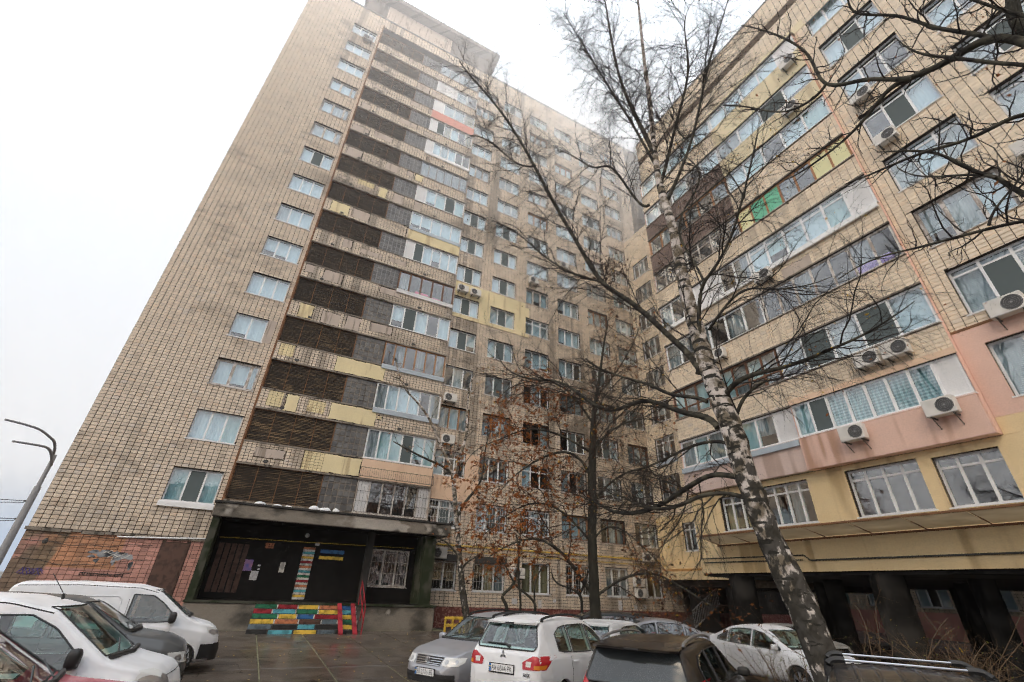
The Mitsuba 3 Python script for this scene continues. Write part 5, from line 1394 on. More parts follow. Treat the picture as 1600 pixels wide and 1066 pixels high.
        m = MB(); m.add(np.stack([ex + sg * (0.0128 + v[:, 2]), l * (0.205 - v[:, 0] * sc_), z - 0.038 + v[:, 1]], 1), tm.faces)
        put('plate_number', 'plate_text', m, False, pk)
    if extra:
        extra(k, b, put)
    return k


def van_extra(k, b, put):
    for sd in (-1, 1):
        put('roof_gutter', 'seam', MB().tube(np.stack([np.linspace(-2.0, 0.55, 24), sd * (b.yside(np.linspace(-2.0, 0.55, 24), np.interp(np.linspace(-2.0, 0.55, 24), b.top[:, 0], b.top[:, 1]) - .05) + .002), np.interp(np.linspace(-2.0, 0.55, 24), b.top[:, 0], b.top[:, 1]) - .05], 1), 0.008, 4), False)
        for x0, x1 in ((-0.98, -0.05), (-1.95, -1.15)):                     # pressed panels instead of rear side windows
            P = [(x0, 1.10), (x0 + .02, 1.48), (x0 + .1, 1.56), (x1 - .1, 1.57), (x1 - .02, 1.5), (x1, 1.10)]
            q = np.array(P); xx = np.interp(np.linspace(0, 5, 40), range(6), q[:, 0]); zz = np.interp(np.linspace(0, 5, 40), range(6), q[:, 1])
            put('panel_rim', 'car_pale', MB().tube(np.stack([xx, sd * (b.yside(xx, zz) + .002), zz], 1), 0.012, 5))
        zz, xx = 0.80, 1.12
        put('side_repeater', 'lamp_orange', MB().tube([(xx - .03, sd * (b.yside(xx, zz)), zz), (xx + .03, sd * (b.yside(xx + .03, zz)), zz)], 0.014, 6))
        put('bumper_corner', 'trim', MB().grid(np.stack([np.stack([np.linspace(1.72, 2.0, 10), sd * (b.yside(np.linspace(1.72, 2.0, 10), z) + .012), np.full(10, z)], 1) for z in (0.30, 0.45, 0.60)])), True)
    put('front_bumper', 'trim', MB().grid(b.end_patch([(0.26, -.70, .70), (0.45, -.72, .72), (0.62, -.72, .72)], 1, 0.016, 17)), True)
    if 'van_001' in k or k.endswith('_001'):
        return


def kangoo_extra(k, b, put):
    put('antenna', 'trim', MB().tube([(0.36, -0.12, 1.80), (0.34, -0.12, 1.87)], 0.02, 6).tube([(0.35, -0.12, 1.86), (0.12, -0.12, 2.13)], 0.005, 4))
    for sd in (-1, 1):
        xs = np.linspace(-2.0, 0.5, 24); zs_ = np.interp(xs, b.top[:, 0], b.top[:, 1]) - 0.05
        put('roof_gutter', 'seam', MB().tube(np.stack([xs, sd * (b.yside(xs, zs_) + .002), zs_], 1), 0.009, 4), False)
        xx = np.array([1.02, 1.2, 1.0]); zz = np.array([0.78, 0.86, 0.93])
        put('side_repeater', 'chrome', MB().tube(np.stack([xx, sd * (b.yside(xx, zz) + .004), zz], 1)[[0, 1, 2, 0]], 0.012, 5))
    put('front_bumper', 'trim', MB().grid(b.end_patch([(0.26, -.60, .60), (0.52, -.62, .62)], 1, 0.016, 17)), True)
    put('bonnet_seam', 'seam', MB().tube(b.end_patch([(0.90, -.5, .5), (0.91, -.5, .5)], 1, 0.003)[0], 0.006, 4), False)


FR_W = dict(lamp=[(0.60, .40, .70), (0.66, .38, .76), (0.74, .42, .75)], grille=[(0.60, .33), (0.74, .38)], bars=5, emblem=(0.675, .058))
FR_V = dict(lamp=[(0.74, .52, .70), (0.84, .48, .76), (0.95, .56, .74)])
FR_K = dict(lamp=[(0.68, .56, .68), (0.78, .46, .80), (0.90, .48, .82), (1.0, .58, .76)])
FR_S = dict(lamp=[(0.60, .46, .74), (0.68, .42, .80), (0.76, .52, .80)], grille=[(0.56, .36), (0.70, .40)], bars=3)
RE_C = dict(lamps=[('tail_light', 'lamp_red', [(0.82, .44, .80), (0.92, .42, .83), (1.02, .62, .83)]), ('reversing_lamp', 'lamp_clear', [(0.86, .50, .60), (0.94, .50, .61)]), ('rear_indicator', 'lamp_orange', [(0.83, .66, .795), (0.89, .66, .81)])],
            wiper=True, spoiler=0.10, emblem=(1.0, .075), badges=[('ASX', -0.46, 0.72, 0.05)], glass='car_pane')
RE_S = dict(lamps=[('tail_light', 'lamp_red', [(0.95, .66, .80), (1.10, .62, .84), (1.26, .70, .83)])], wiper=False, spoiler=0.22, glass='car_glass_wet')
RE_H = dict(lamps=[('tail_light', 'lamp_red', [(0.85, .6, .8), (1.0, .6, .84)])], wiper=True, spoiler=0.12)
RE_D = dict(lamps=[('tail_light', 'lamp_red', [(0.80, .45, .78), (0.93, .42, .82)]), ('reversing_lamp', 'lamp_clear', [(0.82, .5, .6), (0.86, .5, .6)])])

car('white_van', 'white panel van with blank pressed sides and black bumper, parked nearest the porch', 'van', 'van', 'car_white', -2.38, 15.0, 6, zs=0.95, group='vehicles parked at the left', front=FR_V, mirrors='trim', extra=van_extra, rear=dict(lamps=[('tail_light', 'lamp_red', [(0.9, .7, .8), (1.3, .72, .82)])]))
car('grey_car', 'dark grey car squeezed between the two white vans', 'car', 'cross', 'car_dark_grey', -2.78, 12.2, 3, zs=1.03, group='vehicles parked at the left', front=FR_S, rear=RE_H)
car('white_van', 'rounded white family van with big side windows and round headlights', 'van', 'kangoo', 'car_white', -2.6, 9.55, -3, zs=0.95, group='vehicles parked at the left', front=FR_K, mirrors='trim', extra=kangoo_extra)
car('red_car', 'red car cut by the lower left corner, only windscreen and bonnet showing', 'car', 'suv', 'car_red', -2.74, 7.0, 2, zs=0.985, group='vehicles parked at the left', front=FR_S, rear=RE_H, mirrors='trim')
car('silver_estate_car', 'silver estate car facing out with chrome barred grille and black roof rails', 'car', 'wagon', 'car_silver', 5.78, 11.89, 208, front=FR_W, plate=('ВІ 2726 ЕВ'.replace('В', 'B').replace('І', 'I').replace('Е', 'E'), 1, 0.475), rails='trim', rear=RE_D)
car('white_crossover', 'white crossover seen from behind with red tail lights and black roof rails', 'car', 'cross', 'car_white', 6.36, 9.94, 30, rear=RE_C, plate=('AA 6844 PK', -1, 0.80), rails='trim', front=FR_S)
car('brown_black_suv', 'glossy brown black SUV with silver roof rails and wet rear window', 'car', 'suv', 'car_brown', 6.81, 6.95, 32, zs=0.90, rear=RE_S, rails='alloy', front=FR_S, mirrors='trim')
car('white_saloon', 'white saloon parked under the birch, side on with its nose towards the shrubs', 'car', 'sedan', 'car_white', 14.0, 10.2, 265, zs=0.96, front=FR_S, rear=RE_D)
car('black_hatchback', 'black hatchback by the tower wall behind the dark tree trunk', 'car', 'cross', 'car_black', 11.2, 15.0, 152, zs=0.88, rear=RE_H, front=FR_S)
car('grey_saloon', 'grey saloon near the tower wall showing its red tail lights', 'car', 'sedan', 'car_silver', 12.3, 13.4, 150, zs=0.90, rear=RE_D, front=FR_S)
car('white_hatchback', 'small white hatchback mostly hidden between the white crossover and the grey saloon', 'car', 'cross', 'car_pale', 9.7, 12.05, 30, zs=0.86, front=FR_S, rear=RE_H)
car('pale_saloon', 'pale saloon parked under the block beyond the white saloon', 'car', 'sedan', 'car_pale', 19.6, 13.6, 262, zs=0.8, front=FR_S, rear=RE_D)


def rack_extra(k, b, put):
    for x in (0.35, -0.42):
        zt = 1.755
        put('roof_bar', 'chrome', MB().box(x - .035, x + .035, -.50, .50, zt - .012, zt + .014, .008), False)
        for sd in (-1, 1):
            put('bar_foot', 'trim', MB().tube(smooth_poly([(x, sd * .49, zt), (x, sd * .58, zt), (x, sd * .64, zt - .04), (x, sd * .665, zt - .16)], 10), [0.036] * 6 + [0.045] * 4, 6))
    for yy in np.linspace(-.42, .42, 6):
        xs = np.linspace(-1.7, 0.15, 16)
        put('roof_rib', 'car_black', MB().tube(np.stack([xs, np.full(16, yy), np.interp(xs, b.top[:, 0], b.top[:, 1]) + b.crown * (1 - (yy / .62) ** 2) - 0.012], 1), [0.004] + [0.03] * 14 + [0.004], 6), True)


car('black_car_with_roof_bars', 'black car with two silver roof bars across its ribbed roof, at the lower right', 'car', 'suv', 'car_black', 6.48, 3.26, 31, zs=0.95, extra=rack_extra, rear=RE_S, front=FR_S)

# ------------------------------------------------------------------ trees
M('birch_bark', lambda p, n, uv: mix(mix((0.62, 0.56, 0.52), (0.17, 0.14, 0.10), smoothstep(0.38, 0.62, fbm(p.x * 6 + 3, p.y * 6, p.z * 5, 5))), (0.022, 0.020, 0.015),
                                     dr.maximum(smoothstep(0.55, 0.63, fbm(p.x * 4, p.y * 4, p.z * 10, 4)), smoothstep(0.60, 0.46, fbm(p.x * 13, p.y * 13, p.z * 6.5, 5) + 0.055 * (p.z - 3.6)) * 0.93)), 0.85,
  bump=lambda p, n, uv: fbm(p.x * 16, p.y * 16, p.z * 9, 4), bscale=0.05)
M('dark_bark', lambda p, n, uv: mix((0.012, 0.011, 0.009), (0.050, 0.046, 0.032), fbm(p.x * 9, p.y * 9, p.z * 4, 4)), 0.9, bump=lambda p, n, uv: fbm(p.x * 20, p.y * 20, p.z * 7, 4), bscale=0.04)
M('limb_bark', lambda p, n, uv: mix((0.016, 0.014, 0.012), (0.085, 0.078, 0.055), smoothstep(0.35, 0.75, fbm(p.x * 7, p.y * 7, p.z * 7, 4))), 0.9)
M('twig', (0.022, 0.017, 0.014), 0.85)
M('twig_brown', (0.045, 0.024, 0.015), 0.85)
M('shrub_twig', (0.13, 0.085, 0.05), 0.85)
for nm, c in dict(leaf_yellow=(0.55, 0.34, 0.05), leaf_brown=(0.34, 0.125, 0.04), leaf_dark=(0.07, 0.035, 0.02), leaf_green=(0.24, 0.27, 0.05)).items():
    scene['mat_' + nm] = {'type': 'principledthin', 'base_color': {'type': 'rgb', 'value': list(c)}, 'roughness': 0.6, 'diff_trans': 0.8}


def wpt(px, py, hd):
    """The point seen at a pixel of the 1600 x 1066 photograph, at a horizontal distance from where it was taken."""
    c = np.array([px - 800.0, py - 533.0, 691.668])
    r = CAM.T @ c
    t = hd / math.hypot(r[0], r[1])
    return r * t + [0, 0, CAMZ], c[2] * t


def limb(pts, h0, h1):
    """Centre line and radii of a limb from (px, py, width in px), its horizontal distance running from h0 to h1."""
    n = len(pts)
    P, R = [], []
    for i, (a, b, w) in enumerate(pts):
        p, d = wpt(a, b, h0 + (h1 - h0) * i / (n - 1))
        P.append(p); R.append(0.5 * w * d / 691.668 * 0.86)
    m = max(8, 5 * n)
    P, R = smooth_poly(P, m), np.interp(np.linspace(0, 1, m), np.linspace(0, 1, n), R)
    return P, R


def batch_tubes(mb, polys, sides):
    by = {}
    for p, r in polys:
        by.setdefault(len(p), []).append((p, r))
    for n, L in by.items():
        P = np.array([a for a, _ in L]); R = np.array([b for _, b in L])
        t = np.gradient(P, axis=1); t /= np.linalg.norm(t, axis=2, keepdims=True) + 1e-12
        ref = np.where(np.abs(t[..., 2:]) < 0.9, [0, 0, 1.0], [1.0, 0, 0])
        a = np.cross(t, ref); a /= np.linalg.norm(a, axis=2, keepdims=True) + 1e-12
        b = np.cross(t, a)
        an = np.arange(sides) * 2 * np.pi / sides
        V = P[:, :, None] + R[:, :, None, None] * (np.cos(an)[:, None] * a[:, :, None] + np.sin(an)[:, None] * b[:, :, None])
        i, j = np.meshgrid(np.arange(n - 1), np.arange(sides), indexing='ij')
        q = np.stack([i * sides + j, i * sides + (j + 1) % sides, (i + 1) * sides + (j + 1) % sides, (i + 1) * sides + j], -1).reshape(-1, 4)
        f = (q[None] + (np.arange(len(P)) * n * sides)[:, None, None]).reshape(-1, 4)
        mb.add(V.reshape(-1, 3), f)


def sprout(out, tips, P, R, rng, lev, spec):
    """Children along the branch P, R, recursively. spec: one dict per level (every, len, ang, droop, wob, r)."""
    if lev >= len(spec):
        return
    s = spec[lev]
    seg = np.linalg.norm(np.diff(P, axis=0), axis=1); L = np.concatenate([[0], np.cumsum(seg)]); tot = L[-1]
    x = s.get('start', 0.25) * tot + rng.uniform(0, s['every'])
    while x < tot:
        i = min(np.searchsorted(L, x), len(P) - 1); i = max(i, 1)
        t = P[i] - P[i - 1]; t = t / (np.linalg.norm(t) + 1e-9)
        p = P[i - 1] + (P[i] - P[i - 1]) * (x - L[i - 1]) / max(seg[i - 1], 1e-9)
        a = rng.normal(size=3); a -= t * (a @ t); a /= np.linalg.norm(a) + 1e-9
        if s.get('up'):
            a = a + [0, 0, s['up']]; a /= np.linalg.norm(a)
        th = math.radians(rng.uniform(*s['ang']))
        d = t * math.cos(th) + a * math.sin(th)
        ln = rng.uniform(*s['len']) * (1 - 0.45 * x / tot)
        n = s.get('n', 6)
        r0 = min(float(R[i]) * 0.65, s['r'])
        Q = [p]
        for k in range(n - 1):
            d = d + rng.normal(size=3) * s['wob'] + [0, 0, s['droop']]
            d /= np.linalg.norm(d)
            Q.append(Q[-1] + d * ln / (n - 1))
        Q = np.array(Q); rr_ = r0 * np.linspace(1, 0.35, n)
        out[min(lev, 2)].append((Q, rr_))
        if lev == len(spec) - 1:
            tips.append(Q)
        sprout(out, tips, Q, rr_, rng, lev + 1, spec)
        x += s['every'] * rng.uniform(0.5, 1.5)


def leaves(mb, pts, rng, size, hang=0.5):
    """Small folded leaves at the given points."""
    n = len(pts)
    if n == 0:
        return
    d = rng.normal(size=(n, 3)); d[:, 2] = d[:, 2] * 0.5 - hang; d /= np.linalg.norm(d, axis=1, keepdims=True)
    a = np.cross(d, rng.normal(size=(n, 3))); a /= np.linalg.norm(a, axis=1, keepdims=True)
    c = np.cross(d, a)
    s = rng.uniform(0.6, 1.3, (n, 1)) * size
    p0 = pts; w_ = rng.uniform(0.10, 0.34, (n, 1)); p1 = pts + d * s * 0.45 + a * s * w_ + c * s * 0.12; p2 = pts + d * s + c * s * 0.15; p3 = pts + d * s * 0.5 - a * s * w_ + c * s * 0.12
    V = np.stack([p0, p1, p2, p3], 1).reshape(-1, 3)
    o = np.arange(n)[:, None] * 4
    mb.add(V, np.vstack([o + [0, 1, 2], o + [0, 2, 3]]))


def tip_points(tips, rng, n, lo=0.3):
    if not tips:
        return np.zeros((0, 3))
    out = []
    for k in rng.integers(0, len(tips), n):
        q = tips[k]; t = rng.uniform(lo, 1) * (len(q) - 1); i = min(int(t), len(q) - 2)
        out.append(q[i] + (q[i + 1] - q[i]) * (t - i))
    return np.array(out)


def knobbly(P, R, rng, sides=14, amp=0.10):
    m = MB().tube(P, R, sides, True)
    v, f = m.out()
    i = np.repeat(np.arange(len(P)), sides)
    c = P[i]; nrm = v[:len(i)] - c
    q = 1 + amp * 2.2 * (meshkit.fbm(v[:len(i)] * [5, 5, 4], 3, 5) - 0.5) + amp * (meshkit.fbm(v[:len(i)] * 14, 2, 8) - 0.5)
    v = v.copy(); v[:len(i)] = c + nrm * q[:, None]
    return (v, f)


def tree(name, label, cat, trunk, limbs, spec, seed, bark, limbmat='limb_bark', twigmat='twig', leafsets=(), group=None, trunk_spec=None, th=(10, 10), base=True, lw=1.0, tw=1.0):
    k = thing(name, label, cat, group)
    rng = np.random.default_rng(seed)
    out, tips = [[], [], []], []
    P, R = limb(trunk, *th); R = R * tw
    if base:                                                           # down to the ground with a root flare
        gz_ = float(ground_z(P[0, 1])) - 0.1
        z0 = P[0, 2]
        if z0 > gz_:
            tdir = (P[0] - P[3]) / np.linalg.norm(P[0] - P[3])
            m = 7
            ext = np.array([P[0] + tdir * (z0 - gz_) / max(-tdir[2], 0.3) * q for q in np.linspace(1, 0, m, endpoint=False)])
            er = R[0] * np.interp(np.linspace(0, 1, m), [0, 0.25, 1], [1.45, 1.12, 1.0])
            P, R = np.vstack([ext, P]), np.concatenate([er, R])
    v, f = knobbly(P, R, rng, 16, 0.14)
    MB().add(v, f).put('trunk', bark, smooth=60, parent=k)
    sprout(out, tips, P[len(P) // 3:], R[len(P) // 3:], rng, 0, trunk_spec or spec)
    for L in limbs:
        pts, h0, h1 = L[:3]
        P2, R2 = limb(pts, h0, h1); R2 = R2 * lw
        v, f = knobbly(P2, R2, rng, 8, 0.10)
        MB().add(v, f).put('limb', L[3] if len(L) > 3 else limbmat, smooth=60, parent=k)
        sprout(out, tips, P2, R2, rng, 0, spec)
    for lev, nm, sides in ((0, 'branches', 5), (1, 'twigs', 4), (2, 'fine_twigs', 3)):
        if out[lev]:
            m = MB(); batch_tubes(m, out[lev], sides)
            labels[m.put(nm, twigmat, smooth=True, parent=k)] = {'kind': 'stuff'}
    for nm, mt, n, size, sel in leafsets:
        q = [t for t in tips if sel is None or sel(t)]
        m = MB(); leaves(m, tip_points(q, rng, n), rng, size)
        if m.v:
            labels[m.put(nm, mt, parent=k)] = {'kind': 'stuff'}
    return k, tips


BI = [dict(every=0.28, len=(1.2, 3.4), ang=(25, 65), droop=-0.01, wob=0.15, r=0.016, n=9, start=0.10, up=0.25), dict(every=0.19, len=(0.6, 1.7), ang=(20, 55), droop=-0.10, wob=0.17, r=0.0095, n=7, start=0.1),
      dict(every=0.12, len=(0.2, 0.8), ang=(15, 50), droop=-0.20, wob=0.2, r=0.0062, n=5, start=0.1)]
birch_limbs = [
    ([(1098, 583, 16), (1070, 548, 14), (1040, 520, 13), (985, 472, 12), (940, 440, 11), (905, 385, 9), (870, 325, 8), (835, 260, 7), (790, 185, 5), (745, 130, 4), (718, 95, 2)], 9.9, 11.5),
    ([(1090, 585, 10), (1094, 530, 9), (1092, 490, 9), (1097, 450, 8), (1112, 425, 7), (1140, 375, 6), (1160, 310, 5), (1172, 262, 4), (1182, 215, 3)], 9.9, 9.0),
    ([(1100, 440, 6), (1075, 395, 5), (1062, 365, 5), (1068, 330, 4), (1090, 290, 4), (1078, 250, 3)], 9.6, 10.4),
    ([(1128, 632, 14), (1140, 608, 13), (1170, 588, 12), (1220, 575, 10), (1265, 560, 9), (1300, 545, 7), (1335, 530, 6), (1380, 505, 4), (1430, 470, 2)], 9.9, 8.6),
    ([(1148, 660, 9), (1158, 630, 8), (1172, 612, 7), (1192, 598, 6), (1215, 594, 4)], 9.9, 9.6),
    ([(1122, 668, 16), (1095, 650, 15), (1060, 642, 12), (1020, 628, 10), (985, 632, 10), (945, 640, 8), (900, 612, 7), (865, 595, 5), (820, 590, 4), (780, 560, 2)], 9.9, 11.6),
    ([(1105, 628, 10), (1075, 620, 9), (1045, 615, 8), (1010, 600, 7), (960, 585, 5), (915, 560, 4)], 9.9, 10.6),
    ([(1136, 695, 9), (1118, 690, 8), (1085, 696, 7), (1050, 712, 6), (1015, 728, 5), (985, 735, 3)], 9.9, 10.8),
    ([(1152, 745, 13), (1120, 742, 12), (1090, 752, 12), (1050, 778, 11), (1015, 796, 11), (980, 802, 9), (950, 796, 6), (925, 780, 3)], 9.9, 12.0),
    ([(1163, 778, 11), (1140, 772, 10), (1100, 774, 10), (1060, 790, 9), (1022, 795, 8), (990, 785, 5), (960, 770, 3)], 9.9, 11.0),
    ([(1108, 515, 7), (1125, 490, 6), (1160, 455, 5), (1200, 452, 4), (1250, 448, 3), (1300, 432, 2)], 9.7, 9.0),
    ([(1030, 295, 9), (1045, 240, 7), (1060, 180, 6), (1075, 110, 5), (1070, 50, 3), (1085, 0, 2)], 9.9, 9.6),
    ([(1040, 320, 9), (1068, 255, 7), (1088, 190, 6), (1105, 110, 5), (1122, 50, 3), (1140, -10, 2)], 9.9, 9.2),
    ([(1025, 260, 7), (1000, 215, 6), (970, 165, 5), (935, 110, 4), (905, 60, 3), (880, 20, 2)], 9.9, 10.6),
    ([(1022, 240, 11), (990, 175, 9), (968, 120, 6), (955, 60, 5), (945, 0, 3)], 9.9, 10.1),
    ([(1015, 320, 7), (985, 300, 6), (955, 262, 5), (930, 262, 4), (905, 250, 3), (870, 235, 2)], 9.9, 10.8),
    ([(940, 440, 6), (890, 425, 5), (850, 400, 4), (815, 370, 3), (770, 345, 2)], 10.6, 11.4),
    ([(835, 260, 4), (800, 250, 3), (770, 225, 3), (735, 212, 2)], 11.2, 11.8),
]
tree('birch_tree', 'tall leaning birch with mossy white trunk, its bare crown across the middle of the picture', 'tree',
     [(1268, 985, 58), (1245, 930, 54), (1222, 880, 49), (1198, 830, 46), (1180, 780, 43), (1163, 735, 42), (1150, 690, 43), (1135, 650, 40), (1120, 610, 37), (1103, 565, 32), (1090, 520, 30), (1078, 480, 27), (1066, 430, 22), (1056, 380, 18), (1046, 340, 16),
      (1034, 300, 14), (1026, 260, 11), (1020, 210, 9), (1014, 150, 8), (1006, 90, 6), (1000, 30, 5), (992, -30, 3)], birch_limbs, BI, 21, 'birch_bark', th=(9.9, 9.9), lw=0.78, tw=0.93,
     leafsets=[('yellow_leaves', 'leaf_yellow', 420, 0.055, lambda t: t[0][2] < 13), ('brown_leaves', 'leaf_brown', 500, 0.05, lambda t: t[0][2] < 16), ('dark_catkins', 'leaf_dark', 8000, 0.055, lambda t: t[0][2] > 9)],
     trunk_spec=[dict(BI[0], every=0.8, start=0.35), BI[1], BI[2]])
rngn = np.random.default_rng(2)
c0 = wpt(948, 418, 11.0)[0]
m = MB(); leaves(m, c0 + rngn.normal(size=(260, 3)) * [0.28, 0.28, 0.30], rngn, 0.10); m.put('dead_leaf_clump', 'leaf_dark', parent='birch_tree')
labels['birch_tree__dead_leaf_clump'] = {'kind': 'stuff'}

DK = [dict(every=0.33, len=(1.0, 2.8), ang=(30, 70), droop=-0.03, wob=0.22, r=0.02, n=8, start=0.1, up=0.3), dict(every=0.20, len=(0.6, 1.5), ang=(25, 70), droop=-0.12, wob=0.25, r=0.010, n=6, start=0.1),
      dict(every=0.17, len=(0.25, 0.6), ang=(25, 75), droop=-0.2, wob=0.3, r=0.006, n=5, start=0.1)]
tree('dark_tree', 'broad dark barked tree with drooping boughs full of rust brown leaves, before the tower', 'tree',
     [(932, 985, 34), (930, 955, 28), (928, 915, 25), (926, 870, 23), (925, 830, 22), (926, 790, 21), (925, 750, 20), (926, 700, 17), (928, 650, 12), (935, 600, 8), (942, 550, 5), (950, 500, 3)],
     [([(924, 925, 15), (905, 900, 14), (885, 872, 12), (862, 852, 10), (835, 842, 7), (800, 850, 5), (765, 870, 3)], 17.3, 16.0), ([(922, 745, 11), (908, 720, 10), (885, 707, 9), (855, 712, 8), (825, 728, 6), (795, 752, 4), (770, 790, 2)], 17.3, 16.4),
      ([(920, 705, 9), (895, 690, 8), (860, 675, 7), (820, 672, 6), (785, 685, 4), (750, 700, 3), (722, 735, 2)], 17.3, 16.0), ([(925, 660, 8), (900, 625, 7), (870, 600, 6), (835, 595, 5), (800, 605, 4), (775, 630, 2)], 17.3, 17.0),
      ([(926, 850, 9), (895, 815, 8), (860, 790, 7), (820, 790, 5), (780, 815, 3), (740, 850, 2)], 17.3, 16.2), ([(932, 930, 10), (955, 915, 9), (985, 900, 8), (1020, 897, 7), (1048, 908, 6), (1085, 930, 5), (1120, 952, 3)], 17.3, 16.4),
      ([(930, 780, 8), (960, 750, 7), (995, 735, 5), (1030, 745, 4), (1060, 770, 2)], 17.3, 17.6), ([(930, 700, 8), (960, 670, 7), (1000, 655, 5), (1040, 665, 3)], 17.3, 18.2), ([(932, 620, 6), (960, 585, 5), (985, 545, 4), (1000, 505, 2)], 17.3, 17.8),
      ([(930, 840, 7), (965, 825, 6), (1000, 850, 5), (1030, 880, 3), (1060, 920, 2)], 17.3, 16.5)], DK, 33, 'dark_bark', twigmat='twig_brown', th=(17.3, 17.3), lw=0.52, tw=0.74,
     leafsets=[('brown_leaves', 'leaf_brown', 4600, 0.13, lambda t: t[0][0] < 9.6), ('dark_leaves', 'leaf_dark', 2400, 0.12, None), ('brown_leaves', 'leaf_brown', 1900, 0.11, None), ('yellow_leaves', 'leaf_yellow', 420, 0.09, None)])

YB = [dict(every=0.6, len=(0.8, 2.0), ang=(25, 60), droop=0.02, wob=0.16, r=0.016, n=7, start=0.25, up=0.3), dict(every=0.3, len=(0.4, 0.9), ang=(25, 65), droop=-0.06, wob=0.2, r=0.008, n=6), dict(every=0.25, len=(0.2, 0.5), ang=(25, 65), droop=-0.12, wob=0.25, r=0.005, n=5)]
tree('young_birch_tree', 'slender forked birch standing by the right end of the porch', 'tree',
     [(727, 952, 13), (722, 915, 12), (718, 870, 9.5), (714, 820, 9), (711, 780, 8), (708, 745, 8)],
     [([(708, 748, 7), (700, 720, 6), (688, 695, 6), (673, 659, 5), (652, 629, 4), (632, 605, 3), (618, 560, 2)], 24.4, 23.5, 'birch_bark'), ([(709, 748, 7), (718, 715, 6), (727, 686, 5), (730, 655, 4), (731, 625, 4), (738, 590, 2)], 24.4, 24.2, 'birch_bark'),
      ([(714, 810, 6), (735, 775, 5), (752, 748, 4), (758, 705, 3), (775, 660, 2)], 24.4, 23.8), ([(707, 742, 5), (690, 728, 4), (668, 718, 4), (640, 704, 3), (615, 690, 2)], 24.4, 23.2), ([(718, 870, 4), (700, 850, 3), (690, 845, 2), (675, 850, 2)], 24.4, 23.8),
      ([(722, 890, 4), (735, 875, 3), (748, 868, 2), (760, 850, 2)], 24.4, 24.0)], YB, 44, 'birch_bark', th=(24.4, 24.4),
     leafsets=[('brown_leaves', 'leaf_brown', 260, 0.09, None), ('yellow_leaves', 'leaf_yellow', 60, 0.08, None)])

OV = [dict(every=0.15, len=(0.35, 1.35), ang=(30, 80), droop=0.02, wob=0.30, r=0.012, n=7, start=0.05), dict(every=0.12, len=(0.15, 0.5), ang=(35, 85), droop=0.02, wob=0.38, r=0.006, n=6, start=0.1), dict(every=0.09, len=(0.05, 0.16), ang=(35, 85), droop=0.03, wob=0.4, r=0.0038, n=4, start=0.2)]
tree('overhanging_tree', 'bare tree outside the right edge whose gnarled dark boughs reach in overhead', 'tree',
     [(1760, 640, 40), (1735, 420, 36), (1700, 230, 32), (1650, 90, 28), (1595, 40, 22), (1582, 0, 18), (1570, -50, 14)],
     [([(1650, 92, 18), (1600, 66, 16), (1545, 62, 14), (1500, 84, 13), (1462, 105, 11), (1425, 121, 10), (1392, 138, 8), (1368, 165, 6), (1342, 196, 5), (1308, 228, 4), (1262, 262, 3), (1225, 282, 2)], 7.4, 7.2),
      ([(1425, 121, 9), (1385, 124, 8), (1340, 127, 7), (1291, 131, 6), (1268, 95, 5), (1240, 68, 4), (1200, 50, 3), (1158, 40, 2)], 7.2, 7.0), ([(1291, 131, 5), (1262, 160, 4), (1222, 175, 3), (1182, 170, 3), (1130, 165, 2)], 7.0, 7.4),
      ([(1560, 62, 8), (1500, 50, 7), (1450, 40, 6), (1400, 25, 5), (1345, 22, 4), (1326, 5, 3), (1318, -20, 2)], 7.4, 6.6), ([(1660, 112, 8), (1600, 102, 7), (1540, 97, 7), (1485, 90, 6), (1440, 84, 4), (1400, 60, 2)], 7.4, 6.8),
      ([(1680, 200, 9), (1600, 180, 8), (1550, 200, 7), (1500, 222, 6), (1445, 238, 5), (1385, 262, 4), (1320, 288, 2)], 7.4, 6.6), ([(1690, 360, 12), (1640, 325, 11), (1590, 298, 9), (1556, 278, 8), (1530, 270, 7), (1480, 246, 5), (1430, 236, 4), (1370, 238, 2)], 7.4, 6.8),
      ([(1556, 278, 5), (1500, 274, 4), (1445, 276, 3), (1402, 262, 2)], 7.0, 7.6), ([(1700, 330, 8), (1620, 342, 7), (1560, 354, 6), (1490, 372, 5), (1430, 388, 4), (1375, 402, 3), (1310, 436, 2)], 7.4, 6.4), ([(1545, 352, 5), (1560, 320, 4), (1585, 290, 3), (1610, 250, 3)], 6.9, 7.0),
      ([(1640, 30, 7), (1580, 20, 6), (1520, 0, 5), (1470, -10, 3)], 7.4, 6.8)], OV, 55, 'dark_bark', th=(7.6, 7.4),
     leafsets=[('brown_leaves', 'leaf_brown', 60, 0.06, None)], trunk_spec=[dict(OV[0], every=1.2), OV[1], OV[2]])

